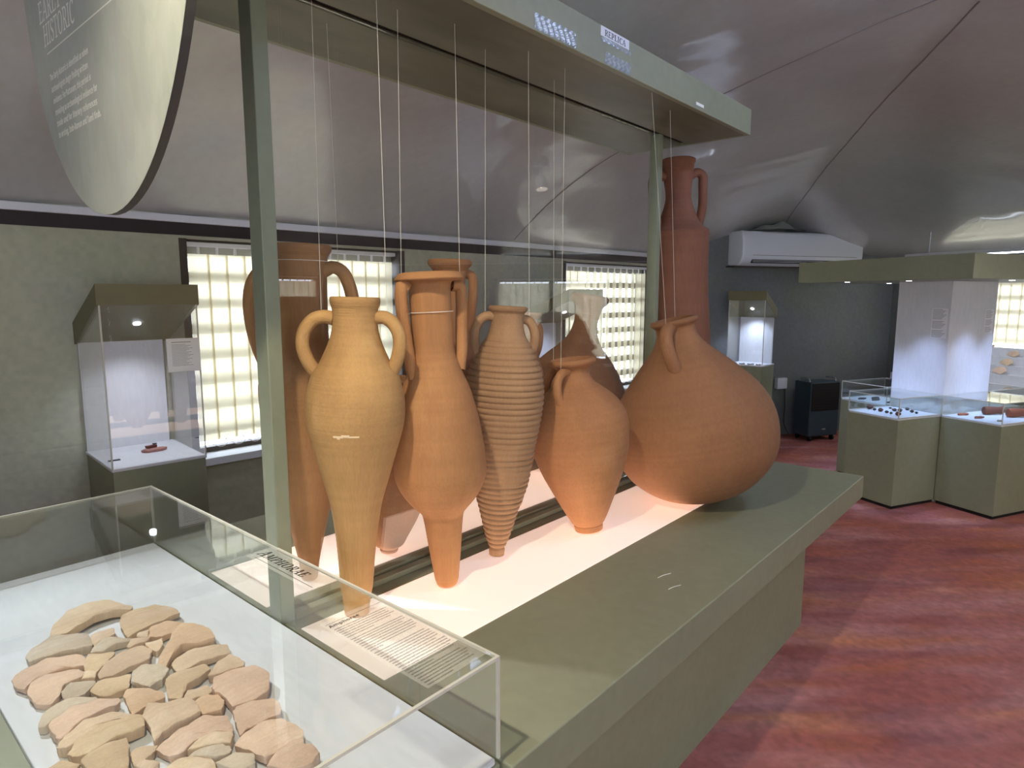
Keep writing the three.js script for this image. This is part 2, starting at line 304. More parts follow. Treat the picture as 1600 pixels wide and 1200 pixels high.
{
  const t = thing('display_canopy', 'olive slab canopy above the amphorae with a REPLICA sticker', 'canopy', [1.585, 2.05, AX]);
  const X = (x) => x - 1.585, F = .286;
  part('fascia_frame', [rb(X(.46), 0, F - .02, X(2.71), .1, F, .002, 1), rb(X(.46), 0, -F, X(2.71), .1, -F + .02, .002, 1), rb(X(.46), 0, -F + .02, X(.48), .1, F - .02, .002, 1), rb(X(2.69), 0, -F + .02, X(2.71), .1, F - .02, .002, 1)], M.olive, t);
  part('top_board', bx(X(.48), .085, -F + .02, X(2.69), .099, F - .02), M.olive, t);
  part('soffit', [bx(X(.48), .001, .022, X(2.69), .012, F - .02), bx(X(.48), .001, -F + .02, X(2.69), .012, -.012)], M.oliveUnder, t, 'streaky painted underside');
  part('glass_channel', [bx(X(.48), .012, -.012, X(2.69), .03, .022)], M.darkGap, t, 'dark slot that holds the glass');
  const rep = canvasTex(512, 96, (g, w, h) => { g.fillStyle = '#dfe3ea'; g.fillRect(0, 0, w, h); g.fillStyle = '#16161c'; g.font = 'bold 86px serif'; g.textBaseline = 'middle'; g.textAlign = 'center'; g.fillText('REPLICA', w / 2, h / 2 + 4, w - 24); });
  const sticker = (x, y, w, h, mat, name, lab, th = .0008) => { const g = new THREE.BoxGeometry(w, h, th); g.translate(X(x), y - 2.05, F + th / 2 + .0002); return part(name, g, mat, t, lab); };
  sticker(1.682, 2.135, .15, .026, [M.paper, M.paper, M.paper, M.paper, std(0xffffff, .5, { map: rep }), M.paper], 'sticker', 'white paper sticker that reads REPLICA');
  const wav = (x0, x1, y0, y1) => { // crinkled strip of clear tape
    const g = new THREE.PlaneGeometry(x1 - x0, y1 - y0, 40, 8), p = g.attributes.position;
    for (let i = 0; i < p.count; i++) p.setZ(i, .0012 + .0011 * Math.sin(p.getX(i) * 260 + 5 * Math.sin(p.getY(i) * 210)) * Math.sin(p.getY(i) * 320 + 1.3));
    g.computeVertexNormals(); g.translate(X((x0 + x1) / 2), (y0 + y1) / 2 - 2.05, F + .0004); return g;
  };
  part('adhesive_tape', wav(1.315, 1.487, 2.054, 2.092), M.tape, t, 'crinkled clear adhesive tape');
  part('adhesive_tape', wav(1.63, 1.768, 2.053, 2.085), M.tape, t, 'crinkled clear adhesive tape');
  part('adhesive_tape', wav(1.61, 1.768, 2.108, 2.121), M.tape, t, 'crinkled clear adhesive tape');
  sticker(1.06, 2.083, .06, .022, M.paper, 'sticker', 'small blank white sticker'); sticker(2.24, 2.069, .06, .01, M.paper, 'sticker', 'small blank white sticker');
}
// ------------------------------------------------------------------ oval text panel on the end of the canopy
{
  const t = thing('oval_signboard', 'hanging oval pale panel headed EARLY HISTORIC in white letters', 'sign', [.4445, 2.14, -1.385], -Math.PI / 2);
  const rz = .4415, ry = .587, n = 96, sh = new THREE.Shape(Array.from({ length: n }, (_, i) => V2(rz * Math.cos(i / n * 2 * Math.PI), ry * Math.sin(i / n * 2 * Math.PI))));
  const g = new THREE.ExtrudeGeometry(sh, { depth: .014, bevelEnabled: false }); g.translate(0, 0, -.0145); part('board', g, std(0x3c3a36, .6), t, 'dark edged board');
  const face = new THREE.ShapeGeometry(sh, 1), p = face.attributes.position, uv = face.attributes.uv; for (let i = 0; i < p.count; i++) uv.setXY(i, p.getX(i) / (2 * rz) + .5, p.getY(i) / (2 * ry) + .5);
  face.translate(0, 0, .0002);
  const W = 1200, H = Math.round(W * ry / rz), S = W / (2 * rz), cx = (z) => (z + 1.385 + rz) * S, cy = (y) => (2.14 + ry - y) * S;
  const map = canvasTex(W, H, (c) => {
    c.fillStyle = '#b4bab0'; c.fillRect(0, 0, W, H);
    for (let i = 0; i < 900; i++) { const v = rnd() * .03; c.fillStyle = rnd() < .5 ? `rgba(255,255,245,${v})` : `rgba(90,92,80,${v})`; const r = 10 + rnd() * 60; c.beginPath(); c.ellipse(rnd() * W, rnd() * H, r, r * 2, 0, 0, 7); c.fill(); }
    c.fillStyle = '#f4f4ea'; c.textBaseline = 'alphabetic';
    const put = (s, z, y, w, h, font) => { c.save(); c.font = font.replace('SZ', Math.round(h * S * 1.38)); const m = c.measureText(s).width; c.translate(cx(z), cy(y)); c.scale(w * S / m, 1); c.fillText(s, 0, 0); c.restore(); };
    c.fillRect(cx(-1.73), cy(2.036), .42 * S, 3);
    put('EARLY', -1.724, 1.972, .15, .043, 'SZpx serif'); put('HISTORIC', -1.704, 1.922, .205, .043, 'SZpx serif');
    c.fillRect(cx(-1.688), cy(1.907), .44 * S, 3.5);
    ['The Early Historic is identified as when', 'archaeologists begin finding written', 'evidence. For Pattanam, this period is', 'revealing as archaeological evidence for', 'trade and for literary references', 'to writing, Indo-Roman and Tamil finds.']
      .forEach((s, i) => put(s, -1.684 + i * .005, 1.850 - i * .0238, [.245, .232, .238, .262, .252, .262][i], .0125, 'bold SZpx sans-serif'));
  });
  part('printed_face', face, std(0xffffff, .55, { map }), t, 'pale face with white lettering');
  for (const x of [-.2, .2]) part('hanger', bx(x - .01, -.06, -.0152, x + .01, .0, -.0145), M.steel, t);
}
// ------------------------------------------------------------------ the near show table
{
  const x0 = -.1, x1 = .716, z0 = -2.08, z1 = -.65, cx = (x0 + x1) / 2, cz = (z0 + z1) / 2, X = (x) => x - cx, Z = (z) => z - cz;
  const t = thing('show_table', 'low olive table with a white board under clear acrylic in the foreground', 'table', [cx, 0, cz]);
  part('pedestal', bx(X(-.03), 0, Z(-2.0), X(.66), .56, Z(-.73)), M.olive, t);
  part('table_top', rb(X(x0), .56, Z(z0), X(x1), .641, Z(z1), .003), M.olive, t);
  part('white_board', rb(X(.208), .641, Z(z0 + .004), X(x1 - .008), .652, Z(z1 - .004), .002, 1), M.board, t, 'flat white display board');
  const a = thing('acrylic_cover', 'clear acrylic box cover over the foreground sherds', 'cover', [cx, .652, cz]);
  const h = .178, k = .005;
  part('top_pane', bx(X(x0) + k, h - k, Z(z0) + k, X(x1) - k, h, Z(z1) - k), M.acrylic, a);
  part('side_pane', bx(X(x1) - k, 0, Z(z0) + k, X(x1), h - k, Z(z1) - k), M.acrylic, a);
  part('side_pane', bx(X(x0), 0, Z(z0) + k, X(x0) + k, h - k, Z(z1) - k), M.acrylic, a);
  part('side_pane', bx(X(x0) + k, 0, Z(z0), X(x1) - k, h - k, Z(z0) + k), M.acrylic, a);
  part('side_pane', bx(X(x0) + k, 0, Z(z1) - k, X(x1) - k, h - k, Z(z1)), M.acrylic, a);
  const e = (q, w = .0032) => part('polished_edge', q, M.acrylicEdge, a, 'pale polished acrylic edge'), E = .005;
  for (const x of [X(x0), X(x1) - E]) { e(bx(x, h - E, Z(z0), x + E, h, Z(z1))); for (const z of [Z(z0), Z(z1) - E]) e(bx(x, 0, z, x + E, h - E, z + E)); }
  for (const z of [Z(z0), Z(z1) - E]) e(bx(X(x0) + E, h - E, z, X(x1) - E, h, z + E));
  // printed clear sheets lying on the cover
  const sheet = (name, w, d, pos, bas, label, draw, pw) => {
    const map = canvasTex(pw, Math.round(pw * d / w), draw), g = new THREE.PlaneGeometry(w, d);
    const m = shade(new THREE.Mesh(g, phys({ color: 0xffffff, map, transparent: true, roughness: .35 }))); m.name = numbered(name); m.matrixAutoUpdate = true;
    const mm = new THREE.Matrix4().makeBasis(...bas); m.quaternion.setFromRotationMatrix(mm); m.position.set(...pos); scene.add(m); return tag(m, label, 'label');
  };
  const yS = .652 + h + .0006;
  sheet('title_sheet', .262, .066, [.676, yS, -1.215], [V3(0, 0, 1), V3(1, 0, 0), V3(0, 1, 0)], 'clear sheet printed AMPHORAE on the acrylic cover', (c, w, h2) => {
    c.clearRect(0, 0, w, h2); c.fillStyle = 'rgba(235,235,222,.2)'; c.fillRect(0, 0, w, h2); c.fillStyle = '#17150f';
    c.fillRect(w * .09, h2 * .05, w * .88, 5); c.fillRect(w * .09, h2 * .84, w * .88, 5);
    c.textBaseline = 'alphabetic'; c.font = 'italic bold 150px serif'; const o = c.measureText('A').width; c.font = 'italic bold 124px serif'; const q = w * .71 / (o + c.measureText('MPHORAE').width); c.translate(w * .03, h2 * .68); c.scale(q, 1); c.fillText('MPHORAE', o, 0); c.font = 'italic bold 150px serif'; c.fillText('A', 0, 0);
  }, 1024);
  const words = 'amphorae were large jars with two handles used to ship wine olive oil and fish sauce across the sea from the ports of the Mediterranean to the west coast of India sherds found here at Pattanam show the trade with Rome and the Gulf over many centuries'.split(' ');
  sheet('text_sheet', .128, .285, [.645, yS, -.813], [V3(1, 0, 0), V3(0, 0, -1), V3(0, 1, 0)], 'clear sheet headed Amphorae with small printed text', (c, w, h2) => {
    c.clearRect(0, 0, w, h2); c.fillStyle = 'rgba(235,228,214,.2)'; c.fillRect(0, 0, w, h2); c.fillStyle = '#1c1812';
    c.fillRect(w * .03, h2 * .045, w * .92, 5); c.font = 'bold 74px sans-serif'; c.textBaseline = 'alphabetic'; c.fillText('Amphorae', w * .04, h2 * .095);
    c.font = 'bold 27px sans-serif'; let k2 = 0, y = .135; const row = (f) => { let s = ''; while (c.measureText(s + ' ' + words[k2 % words.length]).width < w * f) s += (s ? ' ' : '') + words[k2++ % words.length]; c.fillText(s, w * .05, h2 * y); y += .0265; };
    for (const n of [6, 8, 12, 6]) { for (let i = 0; i < n - 1; i++) row(.88); row(.45); if (n !== 12) y += .012; if (y > .95) break; }
  }, 768);
}
// ------------------------------------------------------------------ the amphorae
const POTS = {
  a1: { name: 'two_handled_amphora', label: 'pale tan amphora with rounded loop handles at the left of the front row', color: 0xd2ac70, rim: 5, ribs: 0, pos: [0.8644, -1.2508], tilt: -0.0264, hr: 0.0155,
    prof: [[0.0289,0],[0.0327,0.0376],[0.0379,0.0685],[0.0429,0.1378],[0.0494,0.2062],[0.0602,0.2755],[0.0784,0.3423],[0.0963,0.4083],[0.1048,0.4388],[0.1097,0.4615],[0.1124,0.4842],[0.1129,0.5067],[0.1105,0.5322],[0.1044,0.559],[0.0977,0.5783],[0.0823,0.6019],[0.0677,0.6328],[0.0589,0.6548],[0.0538,0.6723],[0.0501,0.6984],[0.05,0.7172],[0.0514,0.7288],[0.0549,0.7374],[0.0563,0.7461],[0.0556,0.7532],[0.0527,0.7547]],
    handles: [[[-0.0482,0.7044,0.0],[-0.0685,0.7089,0.0],[-0.0947,0.7017,0.0],[-0.1155,0.6751,0.0],[-0.1204,0.6414,0.0],[-0.1093,0.6079,0.0],[-0.0863,0.5745,0.0]],[[0.0476,0.7098,0.0],[0.0665,0.7103,0.0],[0.084,0.6992,0.0],[0.0971,0.6792,0.0],[0.1015,0.6531,0.0],[0.0958,0.6177,0.0],[0.0797,0.576,0.0]]] },
  a2: { name: 'tall_necked_amphora', label: 'tall orange amphora with a wide flanged rim and straight handles', color: 0xc89662, rim: 6, ribs: 0, pos: [1.111, -1.1962], tilt: 0.0433, hr: 0.0152,
    prof: [[0.0184,0],[0.025,0.0036],[0.0308,0.0178],[0.0333,0.0356],[0.043,0.1133],[0.047,0.1501],[0.051,0.1814],[0.055,0.1987],[0.0656,0.2126],[0.0787,0.2264],[0.0933,0.2453],[0.1078,0.271],[0.1157,0.2932],[0.1188,0.3154],[0.1158,0.3729],[0.1115,0.4065],[0.1055,0.4465],[0.0979,0.4813],[0.0888,0.5176],[0.0742,0.5553],[0.0645,0.5798],[0.0564,0.6042],[0.0532,0.6204],[0.0522,0.6687],[0.0518,0.7547],[0.0525,0.7799],[0.0563,0.7909],[0.0751,0.7941],[0.0853,0.7956],[0.086,0.8003],[0.0781,0.8113],[0.0734,0.8145],[0.0656,0.816]],
    handles: [[[-0.0482,0.7789,0.0373],[-0.0587,0.7888,0.044],[-0.0631,0.77,0.0508],[-0.063,0.7225,0.0508],[-0.0599,0.6713,0.0474],[-0.0553,0.6179,0.044],[-0.0479,0.5574,0.0407]],[[0.0524,0.7824,-0.0305],[0.0713,0.7784,-0.0407],[0.0742,0.7451,-0.044],[0.0708,0.6816,-0.0407],[0.0689,0.6174,-0.0271],[0.0615,0.569,-0.0136]]] },
  a3: { name: 'ribbed_amphora', label: 'slim amphora covered in horizontal ribs, third in the front row', color: 0xb99872, rim: 4, ribs: 1, pos: [1.3482, -1.2364], tilt: -0.0477, hr: 0.0133,
    prof: [[0.0224,0],[0.0233,0.0179],[0.0214,0.0238],[0.0298,0.0436],[0.0399,0.078],[0.0491,0.1123],[0.0582,0.1464],[0.0691,0.1804],[0.0791,0.2142],[0.0897,0.2813],[0.0983,0.3478],[0.1036,0.3808],[0.1096,0.4267],[0.112,0.4556],[0.1128,0.4788],[0.1107,0.5112],[0.1032,0.5444],[0.0914,0.5755],[0.0768,0.6075],[0.0624,0.632],[0.0535,0.6483],[0.0471,0.6718],[0.0453,0.6988],[0.047,0.7095],[0.0532,0.7167],[0.0558,0.7221],[0.054,0.7274],[0.0496,0.7292]],
    handles: [[[-0.0383,0.6969,0.0114],[-0.0564,0.6997,0.0114],[-0.0775,0.6861,0.0114],[-0.089,0.6585,0.0114],[-0.0897,0.6295,0.0114],[-0.0813,0.6009,0.0114],[-0.0637,0.5725,0.0114]],[[0.043,0.6954,-0.0114],[0.0595,0.6908,-0.0114],[0.0731,0.6735,-0.0114],[0.0798,0.6485,-0.0114],[0.0779,0.6157,-0.0114],[0.0644,0.595,-0.0114]]] },
  a4: { name: 'ovoid_jar', label: 'short ovoid terracotta jar with a flat flared rim and narrow base', color: 0xc28f60, rim: 5, ribs: 0, pos: [1.6942, -1.1448], tilt: 0.1144, hr: 0.0136,
    prof: [[0.0453,0],[0.0473,0.0153],[0.0463,0.0197],[0.0514,0.0241],[0.0617,0.0415],[0.08,0.0796],[0.0976,0.1175],[0.1143,0.1552],[0.1303,0.1927],[0.1436,0.2312],[0.1529,0.2673],[0.1576,0.3053],[0.1603,0.3411],[0.1549,0.3788],[0.1375,0.4142],[0.1122,0.4432],[0.086,0.465],[0.0659,0.4825],[0.0559,0.499],[0.0518,0.5154],[0.0528,0.5298],[0.0617,0.5379],[0.0746,0.5441],[0.0766,0.5522],[0.0736,0.5584],[0.0656,0.5604]],
    handles: [[[-0.0212,0.526,0.046],[-0.0397,0.5241,0.0669],[-0.0539,0.5052,0.0795],[-0.0589,0.4769,0.0879],[-0.0563,0.4435,0.092],[-0.042,0.4045,0.1046]],[[-0.0252,0.5265,-0.0293],[-0.054,0.5237,-0.046],[-0.0774,0.4955,-0.0586],[-0.0849,0.4634,-0.0711],[-0.0763,0.4292,-0.0837],[-0.0554,0.3935,-0.0962]]] },
  a5: { name: 'globular_jar', label: 'huge round terracotta jar leaning at the end of the light panel', color: 0xa67a54, rim: 5, ribs: 0, pos: [2.2497, -0.9976], tilt: 0.21, hr: 0.0241,
    prof: [[0.0047,0],[0.0332,0.0013],[0.0711,0.0076],[0.1279,0.0229],[0.1727,0.0432],[0.2056,0.066],[0.2383,0.0963],[0.2638,0.129],[0.2854,0.174],[0.2952,0.2239],[0.2967,0.2734],[0.2889,0.3227],[0.2707,0.3718],[0.2434,0.4181],[0.2011,0.469],[0.1637,0.5101],[0.1289,0.5461],[0.1034,0.5724],[0.0872,0.5939],[0.0757,0.6154],[0.0698,0.6368],[0.0698,0.6534],[0.0777,0.6628],[0.0846,0.6676],[0.0857,0.6747],[0.0822,0.6818],[0.0708,0.6841]],
    handles: [[[-0.0245,0.6538,0.0482],[-0.0431,0.6554,0.0722],[-0.0582,0.6373,0.0915],[-0.0644,0.6029,0.1059],[-0.0634,0.5692,0.1204],[-0.0535,0.519,0.13],[-0.0364,0.4816,0.1204]],[[0.0081,0.6516,-0.0482],[0.0251,0.6409,-0.0867],[0.0232,0.6033,-0.1059],[0.0159,0.5619,-0.1252],[0.0056,0.5305,-0.1445]]] },
  b1: { name: 'amphora', label: 'dark amphora with big ear-shaped handles behind the left glass post', color: 0xbd9466, rim: 5, ribs: 0, pos: [0.8931, -1.5055], tilt: -0.0183, hr: 0.0165,
    prof: [[0.0171,0],[0.0205,0.0055],[0.0272,0.0527],[0.0406,0.1174],[0.058,0.1975],[0.0768,0.2766],[0.0954,0.3633],[0.1049,0.4148],[0.1111,0.4658],[0.114,0.5081],[0.1129,0.5333],[0.1079,0.55],[0.0946,0.57],[0.0774,0.5917],[0.0683,0.6099],[0.0633,0.6413],[0.0614,0.6987],[0.061,0.775],[0.0615,0.8343],[0.0638,0.8567],[0.0701,0.8662],[0.0732,0.8726],[0.0732,0.8821],[0.0684,0.886]],
    handles: [[[-0.0522,0.811,0.0],[-0.0795,0.8201,0.0],[-0.1073,0.8148,0.0],[-0.1278,0.7855,0.0],[-0.1357,0.745,0.0],[-0.1329,0.6881,0.0],[-0.1201,0.6309,0.0],[-0.0989,0.5732,0.0]],[[0.0535,0.8193,0.0],[0.078,0.831,0.0],[0.1022,0.8202,0.0],[0.1195,0.7852,0.0],[0.1286,0.7418,0.0],[0.1279,0.6929,0.0],[0.1155,0.6352,0.0],[0.0897,0.5717,0.0]]] },
  b2: { name: 'conical_jar', label: 'shadowed jar with a conical foot behind the two front-left amphorae', color: 0xb88c62, rim: 4, ribs: 0, pos: [1.1541, -1.4957], tilt: -0.0396, hr: 0.0134,
    prof: [[0.0246,0],[0.0274,0.006],[0.0255,0.01],[0.0434,0.0241],[0.0565,0.05],[0.09,0.1215],[0.1008,0.1825],[0.104,0.2507],[0.1035,0.3182],[0.0957,0.3756],[0.0771,0.4231],[0.0586,0.4477],[0.0476,0.4665],[0.0474,0.4984],[0.0583,0.5115],[0.0619,0.5227],[0.051,0.5264]],
    handles: [[[-0.0403,0.4987,-0.0154],[-0.0662,0.4939,-0.0192],[-0.0808,0.4633,-0.023],[-0.0729,0.4202,-0.0269],[-0.0577,0.3829,-0.0307]],[[0.0374,0.5018,-0.0154],[0.0672,0.4954,-0.0154],[0.0807,0.4697,-0.0154],[0.0777,0.4319,-0.0154],[0.0654,0.3934,-0.0154]]] },
  b2b: { name: 'amphora', label: 'amphora behind the glass whose rim rises above the flanged orange amphora', color: 0xb98a5e, rim: 5, ribs: 0, pos: [1.3904, -1.4843], tilt: -0.0153, hr: 0.0146,
    prof: [[0.0205,0],[0.0267,0.0065],[0.0348,0.0649],[0.0488,0.1506],[0.0686,0.2775],[0.0802,0.3816],[0.0856,0.4843],[0.0833,0.5453],[0.0731,0.5957],[0.0591,0.6458],[0.0511,0.6856],[0.046,0.745],[0.0478,0.8039],[0.0525,0.8332],[0.0603,0.8449],[0.068,0.8526],[0.0689,0.8623],[0.0641,0.8682]],
    handles: [[[-0.0454,0.8188,0.0125],[-0.0691,0.8107,0.0125],[-0.0771,0.7733,0.0125],[-0.0733,0.7143,0.0125],[-0.0615,0.6548,0.0125],[-0.0455,0.6151,0.0125]],[[0.0475,0.8281,-0.0125],[0.0673,0.8186,-0.0125],[0.0715,0.7854,-0.0125],[0.068,0.7263,-0.0125],[0.0604,0.6706,-0.0125],[0.0426,0.6264,-0.0125]]] },
  b2c: { name: 'amphora', label: 'slim amphora hidden behind the ribbed one, with only neck and handle showing', color: 0xb48c66, rim: 5, ribs: 0, pos: [1.7145, -1.4864], tilt: -0.0505, hr: 0.0116,
    prof: [[0.0206,0],[0.0275,0.0096],[0.0411,0.0769],[0.0613,0.1721],[0.0813,0.2662],[0.0921,0.3594],[0.0939,0.4286],[0.0825,0.4858],[0.0667,0.5313],[0.0555,0.5653],[0.0465,0.6104],[0.0441,0.6552],[0.0463,0.6775],[0.0551,0.6842],[0.0616,0.6931],[0.0594,0.702]],
    handles: [[[-0.0403,0.6576,0.014],[-0.0622,0.6476,0.014],[-0.072,0.618,0.014],[-0.063,0.5734,0.014],[-0.0454,0.5358,0.014]],[[0.04,0.6662,-0.0093],[0.0541,0.6557,-0.0093],[0.0603,0.6246,-0.0093],[0.0583,0.5795,-0.0093],[0.047,0.5405,-0.0093]]] },
  b3: { name: 'bottle_necked_jar', label: 'dark leaning jar with narrow neck and wide shoulders behind the glass', color: 0xb08660, rim: 6, ribs: 0, pos: [2.2859, -1.7028], tilt: -0.1618, hr: 0.0202,
    prof: [[0.0114,0],[0.0683,0.003],[0.1138,0.012],[0.1592,0.027],[0.1932,0.042],[0.221,0.0988],[0.2344,0.173],[0.2418,0.2614],[0.2354,0.3345],[0.2124,0.3927],[0.1756,0.4505],[0.1391,0.4937],[0.1055,0.5281],[0.0776,0.5624],[0.0595,0.6023],[0.0525,0.642],[0.0538,0.6788],[0.0606,0.7098],[0.0743,0.7295],[0.0825,0.7435],[0.0824,0.7575],[0.0714,0.7659]],
    handles: [] },
  b4: { name: 'cylindrical_amphora', label: 'very tall red-brown cylindrical amphora beside the right glass post', color: 0x96674f, rim: 5, ribs: 0, pos: [2.706, -1.325], tilt: 0.0454, hr: 0.0192,
    prof: [[0.0408,0],[0.0495,0.0091],[0.0639,0.0666],[0.0838,0.1568],[0.1037,0.2462],[0.119,0.3349],[0.1285,0.4229],[0.1321,0.5392],[0.1286,0.6542],[0.1237,0.768],[0.1256,0.9169],[0.1293,1.0059],[0.1305,1.028],[0.1263,1.039],[0.1054,1.0556],[0.0859,1.0803],[0.0733,1.116],[0.0635,1.1433],[0.0552,1.1761],[0.0551,1.2114],[0.0605,1.2521],[0.0658,1.2925],[0.0698,1.3221],[0.0753,1.3302],[0.0752,1.3409],[0.0657,1.3463]],
    handles: [[[-0.0593,1.271,0.0118],[-0.0926,1.2806,0.0177],[-0.1124,1.2599,0.0177],[-0.1136,1.1894,0.0177],[-0.1091,1.121,0.0177],[-0.0904,1.0597,0.0177]],[[0.0549,1.2739,-0.0118],[0.0857,1.2886,-0.0177],[0.1106,1.2767,-0.0177],[0.1131,1.228,-0.0177],[0.1099,1.1383,-0.0177],[0.0925,1.0624,-0.0177]]] },
};
